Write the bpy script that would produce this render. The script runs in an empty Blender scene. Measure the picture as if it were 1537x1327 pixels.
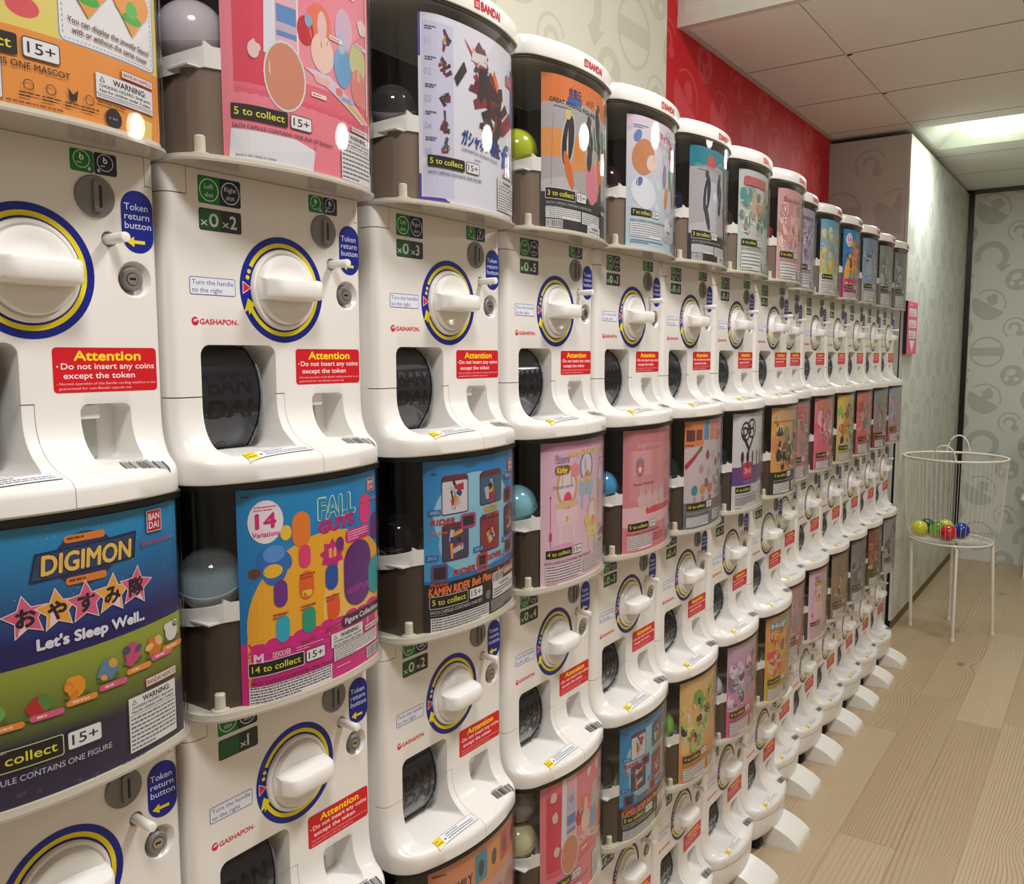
import bpy, bmesh, math, random
from mathutils import Vector, Matrix
random.seed(7)
SC = bpy.context.scene
COL = SC.collection
MM = 0.001
FLOOR = 1487.0          # label line of the top tier above the floor, in mm

# ------------------------------------------------------------------ camera
cam_d = bpy.data.cameras.new('camera')
cam = bpy.data.objects.new('camera', cam_d); COL.objects.link(cam)
cam_d.sensor_fit = 'HORIZONTAL'; cam_d.sensor_width = 36.0
cam_d.lens = 36.0 * 1294.2 / 1537.0
cam_d.clip_start = 0.02
PITCH, YAW, ROLL = 0.0997, 0.6123, -0.0017
fw = Vector((-math.sin(YAW) * math.cos(PITCH), math.cos(YAW) * math.cos(PITCH), -math.sin(PITCH)))
rt = Vector((math.cos(YAW), math.sin(YAW), 0)); up = rt.cross(fw)
rt2 = rt * math.cos(ROLL) + up * math.sin(ROLL); up2 = -rt * math.sin(ROLL) + up * math.cos(ROLL)
cam.matrix_world = Matrix((
    (rt2.x, up2.x, -fw.x, 0.8353), (rt2.y, up2.y, -fw.y, -0.4394), (rt2.z, up2.z, -fw.z, (FLOOR - 8.8) * MM), (0, 0, 0, 1)))
SC.camera = cam

# ------------------------------------------------------------------ light
SC.view_settings.view_transform = 'Standard'
SC.view_settings.look = 'None'
SC.view_settings.gamma = 1.0
SC.view_settings.use_curve_mapping = False
SC.view_settings.exposure = -0.2
W = bpy.data.worlds.new('room_air'); SC.world = W; W.use_nodes = True
W.node_tree.nodes['Background'].inputs[0].default_value = (1.0, 0.93, 0.86, 1)
W.node_tree.nodes['Background'].inputs[1].default_value = 0.10

def area(name, loc, size, power, color, rot=(0, 0, 0), spread=math.pi):
    d = bpy.data.lights.new(name, 'AREA'); d.shape = 'DISK'; d.size = size[0]
    d.energy = power; d.color = color; d.spread = spread
    o = bpy.data.objects.new(name, d); COL.objects.link(o); o.location = loc; o.rotation_euler = rot
    return o
WARM = (1.0, 0.985, 0.975)
area('panel_light', (1.15, -0.55, 3.23), (0.55, 0.55), 48, WARM)
area('panel_light', (1.05, 1.25, 3.23), (0.50, 0.50), 50, WARM)
area('panel_light', (1.7, 3.5, 2.60), (0.55, 0.55), 19, (1.0, 0.95, 0.86))
area('troffer_light', (0.23, 4.74, 2.60), (0.36, 0.36), 14, (0.93, 1.0, 0.95))

# ------------------------------------------------------------------ colour and materials
def lin(c):
    r = []
    for x in c[:3]:
        x = x / 255.0
        r.append(x / 12.92 if x <= 0.04045 else ((x + 0.055) / 1.055) ** 2.4)
    return tuple(r) + (1.0,)

def mat(name, col, rough=0.4, metal=0.0, coat=0.0, spec=0.5, noise=0.0):
    m = bpy.data.materials.new(name); m.use_nodes = True
    n = m.node_tree.nodes; b = n['Principled BSDF']
    b.inputs['Base Color'].default_value = lin(col)
    b.inputs['Roughness'].default_value = rough; b.inputs['Metallic'].default_value = metal
    b.inputs['Coat Weight'].default_value = coat; b.inputs['Coat Roughness'].default_value = 0.06
    b.inputs['Specular IOR Level'].default_value = spec
    if noise:
        t = n.new('ShaderNodeTexCoord'); z = n.new('ShaderNodeTexNoise'); z.inputs['Scale'].default_value = 35
        r = n.new('ShaderNodeMapRange'); r.inputs['To Min'].default_value = rough - noise; r.inputs['To Max'].default_value = rough + noise
        L = m.node_tree.links
        L.new(t.outputs['Object'], z.inputs['Vector']); L.new(z.outputs['Fac'], r.inputs['Value']); L.new(r.outputs['Result'], b.inputs['Roughness'])
    return m

def ink_mat(name, rough, coat=0.0):
    m = bpy.data.materials.new(name); m.use_nodes = True
    n = m.node_tree.nodes; b = n['Principled BSDF']
    a = n.new('ShaderNodeAttribute'); a.attribute_name = 'ink'
    m.node_tree.links.new(a.outputs['Color'], b.inputs['Base Color'])
    b.inputs['Roughness'].default_value = rough; b.inputs['Coat Weight'].default_value = coat
    return m

def thin_clear(name, tint, refl=1.0, haze=0.0, hazecol=(200, 200, 205)):
    m = bpy.data.materials.new(name); m.use_nodes = True
    n = m.node_tree.nodes; L = m.node_tree.links; n.clear()
    o = n.new('ShaderNodeOutputMaterial'); tr = n.new('ShaderNodeBsdfTransparent'); gl = n.new('ShaderNodeBsdfGlossy')
    tr.inputs[0].default_value = lin(tint); gl.inputs['Roughness'].default_value = 0.03
    lw = n.new('ShaderNodeFresnel'); lw.inputs['IOR'].default_value = 1.40
    mu = n.new('ShaderNodeMath'); mu.operation = 'MULTIPLY'; mu.inputs[1].default_value = refl
    mx = n.new('ShaderNodeMixShader')
    ge = n.new('ShaderNodeNewGeometry'); io = n.new('ShaderNodeMapRange'); io.inputs['To Min'].default_value = 1.40; io.inputs['To Max'].default_value = 1 / 1.40
    L.new(ge.outputs['Backfacing'], io.inputs['Value']); L.new(io.outputs['Result'], lw.inputs['IOR'])      # same reflection from either side of the thin sheet
    L.new(lw.outputs[0], mu.inputs[0]); L.new(mu.outputs[0], mx.inputs[0])
    src = tr
    if haze:
        df = n.new('ShaderNodeBsdfDiffuse'); df.inputs[0].default_value = lin(hazecol)
        m2 = n.new('ShaderNodeMixShader'); m2.inputs[0].default_value = haze
        L.new(tr.outputs[0], m2.inputs[1]); L.new(df.outputs[0], m2.inputs[2]); src = m2
    L.new(src.outputs[0], mx.inputs[1]); L.new(gl.outputs[0], mx.inputs[2]); L.new(mx.outputs[0], o.inputs['Surface'])
    return m

M_WHITE = mat('white_plastic', (232, 229, 224), 0.24, coat=0.15, noise=0.03)
M_WHITE2 = mat('white_moulded_plastic', (238, 236, 231), 0.2, coat=0.2)
M_CREAM = mat('cream_plastic', (226, 220, 200), 0.3)
M_GREY = mat('grey_plastic', (122, 120, 118), 0.35)
M_GREYD = mat('dark_grey_plastic', (84, 82, 80), 0.4)
M_BLACK = mat('black_plastic', (12, 12, 14), 0.3)
M_DOOR = mat('tinted_black_plastic', (24, 27, 37), 0.10, coat=0.4)
M_CHROME = mat('chrome', (196, 192, 184), 0.18, metal=1.0)
M_HOPSHADE = mat('hopper_shade_dark', (22, 19, 18), 0.25)  # shade inside the clear hopper, put into the colour
M_HOPSHADE2 = mat('hopper_shade_lit', (84, 76, 70), 0.3)  # paler copy of that shade for the lit top tier
M_DRUM = mat('lit_drum_plastic', (126, 110, 97), 0.28)  # drum plastic lightened in colour for the lit top tier
M_DRUM2 = mat('dark_drum_plastic', (74, 61, 51), 0.22)  # darker copy of the drum plastic for the lower tiers
M_FLAP = mat('grey_flap_plastic', (176, 180, 172), 0.3)
M_CARD = ink_mat('printed_card', 0.5)
M_STICK = ink_mat('printed_sticker', 0.38)
M_COVER = thin_clear('clear_canister_plastic', (250, 250, 250), 0.85, 0.0)
M_EDGE = thin_clear('clear_edge_plastic', (170, 175, 182), 1.0, 0.25)
M_RUBBER = mat('black_rubber', (14, 14, 15), 0.5)
M_WIRE = mat('white_wire', (225, 222, 210), 0.4)

# ------------------------------------------------------------------ mesh helpers
class MB:
    def __init__(s): s.v = []; s.f = []; s.c = []; s.m = []; s.mi = 0
    def face(s, pts, col=None):
        b = len(s.v); s.v.extend(pts); s.f.append(tuple(range(b, b + len(pts)))); s.c.append(col); s.m.append(s.mi)
    def grid(s, rows, closed=False, col=None):
        b = len(s.v); n = len(rows[0])
        for r in rows: s.v.extend(r)
        for i in range(len(rows) - 1):
            for j in range(n if closed else n - 1):
                k = (j + 1) % n
                s.f.append((b + i * n + j, b + i * n + k, b + (i + 1) * n + k, b + (i + 1) * n + j)); s.c.append(col); s.m.append(s.mi)
        return b, n
    def loft(s, rows, caps=True):
        b, n = s.grid(rows, True)
        if caps:
            s.f.append(tuple(range(b + n - 1, b - 1, -1))); s.c.append(None); s.m.append(s.mi)
            e = b + (len(rows) - 1) * n
            s.f.append(tuple(range(e, e + n))); s.c.append(None); s.m.append(s.mi)
    def box(s, a, b):
        (x0, y0, z0), (x1, y1, z1) = a, b
        s.loft([[(x0, y0, z), (x1, y0, z), (x1, y1, z), (x0, y1, z)] for z in (z0, z1)])
    def rbox(s, a, b, r, axis='x', seg=5):
        """box with corners rounded about one axis"""
        lo, hi = a, b; ax = 'xyz'.index(axis); i, j = [k for k in range(3) if k != ax]
        loop = []
        for cx, cy, a0 in ((hi[i] - r, hi[j] - r, 0), (lo[i] + r, hi[j] - r, 90), (lo[i] + r, lo[j] + r, 180), (hi[i] - r, lo[j] + r, 270)):
            for k in range(seg + 1):
                t = math.radians(a0 + 90 * k / seg); loop.append((cx + r * math.cos(t), cy + r * math.sin(t)))
        rows = []
        for q in (lo[ax], hi[ax]):
            row = []
            for p, w in loop:
                c = [0, 0, 0]; c[ax] = q; c[i] = p; c[j] = w; row.append(tuple(c))
            rows.append(row)
        s.loft(rows)
    def lathe(s, prof, seg=32, axis='x', at=(0, 0, 0), caps=True):
        rows = []
        for r, h in prof:
            row = []
            for k in range(seg):
                t = 2 * math.pi * k / seg; a, b = r * math.cos(t), r * math.sin(t)
                p = {'x': (h, a, b), 'y': (a, h, b), 'z': (a, b, h)}[axis]
                row.append((p[0] + at[0], p[1] + at[1], p[2] + at[2]))
            rows.append(row)
        s.loft(rows, caps)
    def tube(s, pts, r, seg=8, closed=False):
        pts = [Vector(p) for p in pts]; n = len(pts); rows = []
        for i, p in enumerate(pts):
            a = pts[(i - 1) % n] if (closed or i) else p; b = pts[(i + 1) % n] if (closed or i < n - 1) else p
            d = (b - a).normalized(); h = Vector((0, 0, 1)) if abs(d.z) < 0.9 else Vector((1, 0, 0))
            u = d.cross(h).normalized(); w = u.cross(d)
            rows.append([tuple(p + (u * math.cos(2 * math.pi * k / seg) + w * math.sin(2 * math.pi * k / seg)) * r) for k in range(seg)])
        if closed: rows.append(rows[0]); s.loft(rows, False)
        else: s.loft(rows, True)
    def mesh(s, name, mats, smooth=None, fix=True):
        me = bpy.data.meshes.new(name)
        me.from_pydata([(x * MM, y * MM, z * MM) for x, y, z in s.v], [], s.f)
        for m in (mats if isinstance(mats, (list, tuple)) else [mats]): me.materials.append(m)
        if any(s.m): me.polygons.foreach_set('material_index', s.m)
        if any(c is not None for c in s.c):
            at = me.color_attributes.new('ink', 'FLOAT_COLOR', 'CORNER'); buf = []
            for p, c in zip(me.polygons, s.c):
                c = c or (1, 1, 1, 1)
                if isinstance(c, list):
                    for q in c: buf.extend(q)
                else: buf.extend(c * p.loop_total)
            at.data.foreach_set('color', buf)
        if fix:
            bm = bmesh.new(); bm.from_mesh(me)
            if smooth is not None: bmesh.ops.remove_doubles(bm, verts=bm.verts, dist=1e-6)
            bmesh.ops.recalc_face_normals(bm, faces=bm.faces); bm.to_mesh(me); bm.free()
        if smooth is not None:
            me.shade_smooth(); me.set_sharp_from_angle(angle=math.radians(smooth))
        return me

def link(name, me, parent=None, loc=None):
    o = bpy.data.objects.new(name, me); COL.objects.link(o)
    if parent: o.parent = parent
    if loc: o.location = [c * MM for c in loc]
    return o
def tag(o, label=None, cat=None, group=None, kind=None):
    for k, v in (('label', label), ('category', cat), ('group', group), ('kind', kind)):
        if v: o[k] = v
    return o
def empty(name, loc, label, cat, group=None):
    o = bpy.data.objects.new(name, None); COL.objects.link(o); o.location = [c * MM for c in loc]; o.empty_display_size = 0.05
    return tag(o, label, cat, group)

# ------------------------------------------------------------------ printed sheets
_TX = {}
def text_mesh(t, bold):
    k = (t, bold)
    if k not in _TX:
        cu = bpy.data.curves.new('lettering', 'FONT'); cu.body = t; cu.resolution_u = 3; cu.offset = bold; cu.fill_mode = 'FRONT'
        ob = bpy.data.objects.new('lettering', cu); me = ob.to_mesh()
        V = [(v.co.x, v.co.y) for v in me.vertices]; F = [tuple(p.vertices) for p in me.polygons]
        ob.to_mesh_clear(); bpy.data.objects.remove(ob); bpy.data.curves.remove(cu)
        if V:
            xs = [p[0] for p in V]; x0, x1 = min(xs), max(xs)
        else: x0, x1 = 0, 1
        _TX[k] = (V, F, x0, x1)
    return _TX[k]
CAP = 0.72

def clip(poly, val, axis, keep_less):
    out = []; n = len(poly)
    for i in range(n):
        a, b = poly[i], poly[(i + 1) % n]
        ia = (a[axis] <= val) if keep_less else (a[axis] >= val); ib = (b[axis] <= val) if keep_less else (b[axis] >= val)
        if ia: out.append(a)
        if ia != ib:
            t = (val - a[axis]) / (b[axis] - a[axis])
            out.append(tuple(a[k] + t * (b[k] - a[k]) for k in range(2)))
    return out

class Ink:
    """flat shapes in mm laid on a mapped surface, each a hair above the one before"""
    def __init__(s, mp, step=None, dl=0.03, bounds=None):
        s.mb = MB(); s.mp = mp; s.step = step; s.dl = dl; s.h = 0; s.b = bounds; s.stepv = None
    def _put(s, poly, col):
        if s.b:
            x0, y0, x1, y1 = s.b
            for v, a, kl in ((x0, 0, False), (x1, 0, True), (y0, 1, False), (y1, 1, True)):
                if len(poly) > 2: poly = clip(poly, v, a, kl)
            if len(poly) < 3: return
        h = s.h * s.dl
        xs = [p[0] for p in poly]; lo, hi = min(xs), max(xs)
        parts = [poly]
        if s.step and hi - lo > s.step * 1.2:
            parts = []; a = lo
            k0 = math.floor(lo / s.step) + 1
            cuts = [k * s.step for k in range(k0, int(math.floor(hi / s.step)) + 1)]
            rest = poly
            for c in cuts:
                l = clip(rest, c, 0, True); rest = clip(rest, c, 0, False)
                if len(l) > 2: parts.append(l)
                if len(rest) < 3: break
            if len(rest) > 2: parts.append(rest)
        if s.stepv:
            more = []
            for q in parts:
                ys = [p[1] for p in q]; rest = q
                for k in range(int(math.floor(min(ys) / s.stepv)) + 1, int(math.floor(max(ys) / s.stepv)) + 1):
                    l = clip(rest, k * s.stepv, 1, True); rest = clip(rest, k * s.stepv, 1, False)
                    if len(l) > 2: more.append(l)
                    if len(rest) < 3: break
                if len(rest) > 2: more.append(rest)
            parts = more
        for q in parts:
            cc = [col(p) for p in q] if callable(col) else col
            s.mb.face([s.mp(p[0], p[1], h) for p in q], cc)
    def poly(s, pts, col, up=True):
        """convex polygon"""
        if up: s.h += 1
        s._put(list(pts), col if callable(col) else lin(col))
    def rect(s, x, y, w, h, col): s.poly([(x, y), (x + w, y), (x + w, y + h), (x, y + h)], col)
    def grad(s, x, y, w, h, c0, c1):
        a, b = lin(c0), lin(c1)
        f = lambda p: tuple(a[k] + (b[k] - a[k]) * min(1, max(0, (p[1] - y) / h)) for k in range(4))
        s.poly([(x, y), (x + w, y), (x + w, y + h), (x, y + h)], f)
    def rr(s, x, y, w, h, r, col, seg=4):
        r = min(r, w / 2, h / 2); L = []
        for cx, cy, a0 in ((x + w - r, y + h - r, 0), (x + r, y + h - r, 90), (x + r, y + r, 180), (x + w - r, y + r, 270)):
            for k in range(seg + 1):
                t = math.radians(a0 + 90 * k / seg); L.append((cx + r * math.cos(t), cy + r * math.sin(t)))
        s.poly(L, col)
    def frame(s, x, y, w, h, r, t, col, fill): s.rr(x, y, w, h, r, col); s.rr(x + t, y + t, w - 2 * t, h - 2 * t, max(r - t, 0.1), fill)
    def ell(s, x, y, rx, ry, col, rot=0, seg=22):
        c, sn = math.cos(math.radians(rot)), math.sin(math.radians(rot))
        s.poly([(x + rx * math.cos(t) * c - ry * math.sin(t) * sn, y + rx * math.cos(t) * sn + ry * math.sin(t) * c) for t in [2 * math.pi * k / seg for k in range(seg)]], col)
    def ring(s, x, y, r0, r1, col, a0=0, a1=360, seg=40, up=True):
        if up: s.h += 1
        n = max(3, int(seg * abs(a1 - a0) / 360)); cl = lin(col)
        for k in range(n):
            t0 = math.radians(a0 + (a1 - a0) * k / n); t1 = math.radians(a0 + (a1 - a0) * (k + 1) / n)
            s._put([(x + r0 * math.cos(t0), y + r0 * math.sin(t0)), (x + r1 * math.cos(t0), y + r1 * math.sin(t0)),
                    (x + r1 * math.cos(t1), y + r1 * math.sin(t1)), (x + r0 * math.cos(t1), y + r0 * math.sin(t1))], cl)
    def star(s, x, y, r, col, rot=90, n=5, inner=0.5):
        s.h += 1; cl = lin(col)
        P = [(x + (r if k % 2 == 0 else r * inner) * math.cos(math.radians(rot + 180 * k / n)), y + (r if k % 2 == 0 else r * inner) * math.sin(math.radians(rot + 180 * k / n))) for k in range(2 * n)]
        for k in range(2 * n): s._put([(x, y), P[k], P[(k + 1) % (2 * n)]], cl)
    def text(s, t, x, y, h, col, w=None, bold=0.0, al='l', slant=0.0, rot=0.0, wmax=None):
        V, F, x0, x1 = text_mesh(t, 0.0); s.h += 1; cl = lin(col)
        sy = h / CAP; sx = sy
        if w: sx = w / max(1e-6, x1 - x0)
        elif wmax and (x1 - x0) * sx > wmax: sx = wmax / (x1 - x0)
        wd = (x1 - x0) * sx; ox = x - x0 * sx - (wd if al == 'r' else wd / 2 if al == 'c' else 0)
        c, sn = math.cos(math.radians(rot)), math.sin(math.radians(rot))
        for da, db in (((-bold, 0), (bold, 0), (0, bold), (0, -bold), (bold * .7, bold * .7), (-bold * .7, -bold * .7)) if bold else ((0, 0),)):
            P = []
            for a, b in V:
                px, py = ox + (a + da * sy / max(sx, 1e-6)) * sx + b * sy * slant - x, (b + db) * sy
                P.append((x + px * c - py * sn, y + px * sn + py * c))
            for f in F: s._put([P[i] for i in f], cl)
            s.h += 0.04
    def lines(s, x, y, w, h, n, col, th=0.45, seed=1, ragged=True):
        """rows of very small print, shown as broken dashes"""
        rnd = random.Random(seed); s.h += 1; cl = lin(col); p = h / n
        for i in range(n):
            yy = y + h - (i + 0.75) * p; xx = x; end = x + w * (1 if (not ragged or i < n - 1) else rnd.uniform(0.4, 0.9))
            while xx < end:
                l = min(rnd.uniform(2.0, 6.5), end - xx)
                s._put([(xx, yy), (xx + l, yy), (xx + l, yy + p * th), (xx, yy + p * th)], cl); xx += l + 0.9
    def barcode(s, x, y, w, h, col=(25, 25, 28), seed=3, bg=None):
        if bg: s.rect(x - 1, y - 1, w + 2, h + 2, bg)
        rnd = random.Random(seed); s.h += 1; cl = lin(col); xx = x
        while xx < x + w - 0.5:
            l = min(rnd.choice((0.5, 0.5, 0.9, 1.4)) * w / 30, x + w - xx)
            s._put([(xx, y), (xx + l, y), (xx + l, y + h), (xx, y + h)], cl); xx += l + rnd.choice((0.4, 0.6, 1.0)) * w / 30
    def mesh(s, name, m): return s.mb.mesh(name, m, fix=False)

# ------------------------------------------------------------------ the shape of a machine (mm, origin at the middle of the label line)
H = 145.5
GT = [(-64, 0), (-74, .012), (-82, .04), (-90, .09), (-97, .16), (-103, .245), (-108, .345), (-112, .455), (-115, .565), (-117.5, .68),
      (-119.5, .78), (-121.5, .87), (-123.5, .93), (-126, .97), (-129, .993), (-132, 1.0), (-146, 1.0), (-148.5, .975)]
def interp(T, z):
    if z >= T[0][0]: return T[0][1]
    for (a, p), (b, q) in zip(T, T[1:]):
        if z >= b: return p + (q - p) * (z - a) / (b - a)
    return T[-1][1]
def PF(y, base=33.0, bulge=34.0): return base + bulge * (1 - (abs(y) / H) ** 2.1)
def corner(y, r):
    t = abs(y) - (H - r)
    return 0 if t <= 0 else r - math.sqrt(max(0, r * r - min(t, r) ** 2))
def front(y, z):
    g = interp(GT, z); return g * PF(y) - corner(y, 13 + 15 * g)
def lip_z(x, y):
    a, b = -64.0, -131.0
    for _ in range(40):
        m = (a + b) / 2
        if front(y, m) < x: a = m
        else: b = m
    return (a + b) / 2
YS = [0, 12, 24, 36, 48, 60, 72, 84, 94, 103, 111, 117.5, 123, 128, 132, 135.5, 138.5, 141, 143, 144.3, 145.1, 145.5]
YS = [-y for y in YS[:0:-1]] + YS
BACK = -372.0
def can_front(y, off=0.0): return PF(y, 33, 33) - corner(y, 24) + off

def bool_cut(me, cutters, bevel=None):
    o = link('work', me)
    for cme in cutters:
        c = link('cut', cme); m = o.modifiers.new('b', 'BOOLEAN'); m.operation = 'DIFFERENCE'; m.solver = 'EXACT'; m.object = c
        dg = bpy.context.evaluated_depsgraph_get(); dg.update()
        new = bpy.data.meshes.new_from_object(o.evaluated_get(dg)); o.modifiers.clear(); o.data = new
        bpy.data.objects.remove(c)
    if bevel:
        m = o.modifiers.new('v', 'BEVEL'); m.width = bevel * MM; m.segments = 3; m.limit_method = 'ANGLE'; m.angle_limit = math.radians(50); m.use_clamp_overlap = True
        dg = bpy.context.evaluated_depsgraph_get(); dg.update()
        new = bpy.data.meshes.new_from_object(o.evaluated_get(dg)); o.modifiers.clear(); o.data = new
    me = o.data; bpy.data.objects.remove(o)
    return me

def simple(fn, name='cut', m=None):
    b = MB(); fn(b); return b.mesh(name, m or M_WHITE)

def body_mesh():
    b = MB(); rows = []
    zs = [195, 150, 100, 50, 0, -40, -64, -69] + [z for z, _ in GT[1:]]
    for z in zs:
        fr = [(front(y, z), y, z) for y in YS]
        rows.append([(BACK, YS[0], z)] + fr + [(BACK, YS[-1], z)])
    b.loft(rows)
    me = b.mesh('front_panel', M_WHITE)
    cut = [simple(lambda c: c.rbox((-52, -108, -119), (300, -4, 4), 12, 'x', 6)),
           simple(lambda c: c.rbox((-34, 52, -114.5), (300, 105, -56), 8, 'x', 5)),
           simple(lambda c: c.lathe([(12, -9), (18.5, 0.0), (18.5, 3)], 32, 'x', (0, 116, 70))),
           simple(lambda c: c.lathe([(8, -10), (8, 5)], 24, 'x', (0, 90, 108)))]
    me = bool_cut(me, cut, 2.2)
    gr = []
    gr.append(simple(lambda c: c.box((-20, -160, -54.6), (200, -104, -53.4))))
    gr.append(simple(lambda c: c.box((-4, -6, -54.6), (200, 8.5, -53.5))))
    def sl(c):
        zz = [-53.5, -64] + [z for z, _ in GT[1:-1]] + [-150]
        L = [(front(8, max(z, -148)) - 2.5, z) for z in zz] + [(90, -150), (90, -53.5)]
        c.loft([[(x, y, z) for x, z in L] for y in (7.5, 8.5)])
    gr.append(simple(sl))
    gr.append(simple(lambda c: c.box((-30, -160, 165.5), (60, -118, 166.6))))
    gr.append(simple(lambda c: c.box((-3, -119, 165.5), (60, -118, 200))))
    gr.append(simple(lambda c: c.box((-20, 131, 165.5), (60, 160, 166.4))))
    gr.append(simple(lambda c: c.box((-3, 131, 165.5), (60, 131.8, 200))))
    me = bool_cut(me, gr)
    me.shade_smooth(); me.set_sharp_from_angle(angle=math.radians(28)); me.name = 'front_panel'
    return me

# ---- door
DOOR_Y0, DOOR_Y1 = -107.0, -20.0
DOOR_P = [(-44, 3), (-31, -4), (-21, -14), (-14, -26), (-10, -40), (-8.5, -54), (-9.5, -68), (-13, -82), (-19, -95), (-27, -107), (-36, -118)]
def door_x(z):
    for (xa, za), (xb, zb) in zip(DOOR_P, DOOR_P[1:]):
        if zb <= z <= za: return xa + (xb - xa) * (za - z) / (za - zb)
    return -40
def door_mesh():
    b = MB(); P = DOOR_P + [(-51, -118), (-51, 3)]
    b.loft([[(x, y, z) for x, z in P] for y in (DOOR_Y0, DOOR_Y0 + 0.8, DOOR_Y1)])
    s = Ink(lambda u, v, h: (door_x(v) + 0.35 + h, u, v), dl=0.02); s.stepv = 2.0
    for t, y in (('BAN', -52), ('DAI', -80)): s.text(t, -92, y, 21, (8, 9, 13), w=58, bold=0.03)
    s.ell(-63, -117, 9, 8, (3, 3, 4)); b.mi = 1
    for f in s.mb.f: b.face([s.mb.v[i] for i in f])
    return b.mesh('delivery_door', [M_DOOR, M_BLACK], 40)
def door_rim():
    b = MB(); b.tube([(x + 1.5, DOOR_Y1 - 0.6, z) for x, z in DOOR_P], 1.6, 6); return b.mesh('door_rim', M_EDGE, 60)

# ---- stickers on the flat front
FACE = lambda u, v, h: (0.25 + h, u, v)
def sticker(name, fn):
    s = Ink(FACE, dl=0.015); fn(s); return s.mesh(name, M_STICK)
RED, BLU, YEL, GRN, NAV = (206, 14, 32), (0, 26, 140), (240, 222, 10), (0, 122, 48), (14, 18, 70)
def s_att(s):
    s.rr(27, -44, 109, 44, 4, RED)
    s.text('Attention', 48, -12.6, 9.6, (255, 222, 20), w=70, bold=0.03)
    s.ell(31.5, -18.6, 0.9, 0.9, (255, 225, 225))
    s.text('Do not insert any coins', 35, -21.2, 6.0, (255, 232, 235), w=98, bold=0.014)
    s.text('except the token', 37, -30.3, 6.0, (255, 232, 235), w=74, bold=0.014)
    s.text('- Normal operation of this Bandai vending machine is not', 30, -36.6, 2.6, (250, 190, 195), w=104)
    s.text('guaranteed for non-Bandai capsule toy', 32, -41.2, 2.6, (250, 190, 195), w=75)
def s_slot(s):
    s.rr(-104, 159, 29, 30, 2.5, GRN); s.rect(-84, 159, 9, 30, GRN)
    s.rr(-76, 159, 28, 30, 2.5, NAV); s.rect(-76, 159, 9, 30, NAV)
    for x, a in ((-90, 'Left'), (-62, 'Right')):
        s.ring(x, 174, 11.3, 12.4, (225, 235, 228))
        s.text(a, x, 175.4, 5.6, (225, 235, 228), al='c', wmax=19); s.text('slot', x, 166.4, 5.6, (225, 235, 228), al='c')
def s_count(n):
    def f(s):
        s.rr(-104, 130, 56, 24, 2.5, (30, 44, 40)); s.rr(-102.5, 131.5, 27, 21, 1, (24, 92, 50)); s.rr(-75.5, 131.5, 26, 21, 1, (36, 40, 48))
        if n > 1 or n == 0: s.text('x', -102, 135.5, 8.5, (216, 226, 214), bold=0.01, w=9); s.text('0', -91, 135, 14.5, (216, 226, 214), w=12, bold=0.02)
        s.text('x', -74, 135.5, 8.5, (216, 220, 216), bold=0.01, w=9); s.text(str(max(n, 1)), -63.5, 135, 14.5, (216, 220, 216), bold=0.02)
    return f
def s_gsh(s):
    for x, c in ((54, GRN), (78, NAV)):
        s.rr(x, 170, 23.5, 21, 2.5, c)
        s.ring(x + 11.5, 182, 7.6, 8.4, (214, 226, 216)); s.ring(x + 11.5, 183.5, 1.1, 2.5, (225, 232, 226), seg=14); s.rect(x + 9.6, 183.6, 1.4, 4, (225, 232, 226))
        s.lines(x + 6.5, 177.4, 10, 2.6, 1, (190, 210, 195)); s.ell(x + (19 if x < 60 else 4.5), 173.6, 1.4, 1.8, (205, 220, 208))
def s_tok(s):
    s.rr(104, 97, 35, 63, 17, BLU, 8)
    for i, t in enumerate(('Token', 'return', 'button')): s.text(t, 107.5, 140 - i * 9.3, 7.0, (214, 222, 246), bold=0.008, w=(26, 27.5, 29)[i])
    s.rect(116, 106.4, 13, 3.4, YEL); s.poly([(108.5, 108.1), (117, 102.8), (117, 113.4)], YEL)
def s_turn(s):
    s.frame(-119, 59, 60, 19.5, 2.5, 0.7, (24, 44, 140), (226, 230, 240))
    s.text('Turn the handle', -116, 70.2, 5.4, (24, 44, 140), w=54); s.text('to the right', -116, 61.8, 5.4, (24, 44, 140), w=39)
def s_brand(s):
    s.ring(-113.5, 30, 2.3, 4.6, (214, 18, 44), seg=18); s.ell(-113.5, 27.4, 3.6, 2.2, (214, 18, 44)); s.rect(-114.5, 31, 6, 1.3, (232, 229, 224))
    s.text('GASHAPON', -107.5, 26.8, 6.0, (214, 18, 44), w=48, bold=0.02); s.text('TM', -58.6, 27, 1.6, (214, 18, 44))
CX, CZ, RR_ = 10.0, 70.5, 63.0
def s_ring(s):
    s.ring(CX, CZ, 46, RR_, BLU, seg=64); s.h += 0
    s.ring(CX, CZ, 50.5, 55.5, YEL, 152, -180 + 20, seg=64)
    for a in (159, 167): s.ell(CX + 53 * math.cos(math.radians(a)), CZ + 53 * math.sin(math.radians(a)), 2.6, 2.6, YEL, seg=14)
    s.poly([(CX - 59, CZ + 7.5), (CX - 46.8, CZ), (CX - 59, CZ - 7.5)], (236, 226, 232)); s.poly([(CX - 58.2, CZ + 6.1), (CX - 48.3, CZ), (CX - 58.2, CZ - 6.1)], (212, 18, 44))
    a = math.radians(200)
    s.poly([(CX + 45 * math.cos(math.radians(203)), CZ + 50 * math.sin(math.radians(203))), (CX - 52, CZ - 12), (CX - 58, CZ - 29)], YEL)
    s.poly([(CX - 51, CZ - 31), (CX - 45, CZ - 25), (CX - 53.5, CZ - 14)], YEL)
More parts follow.
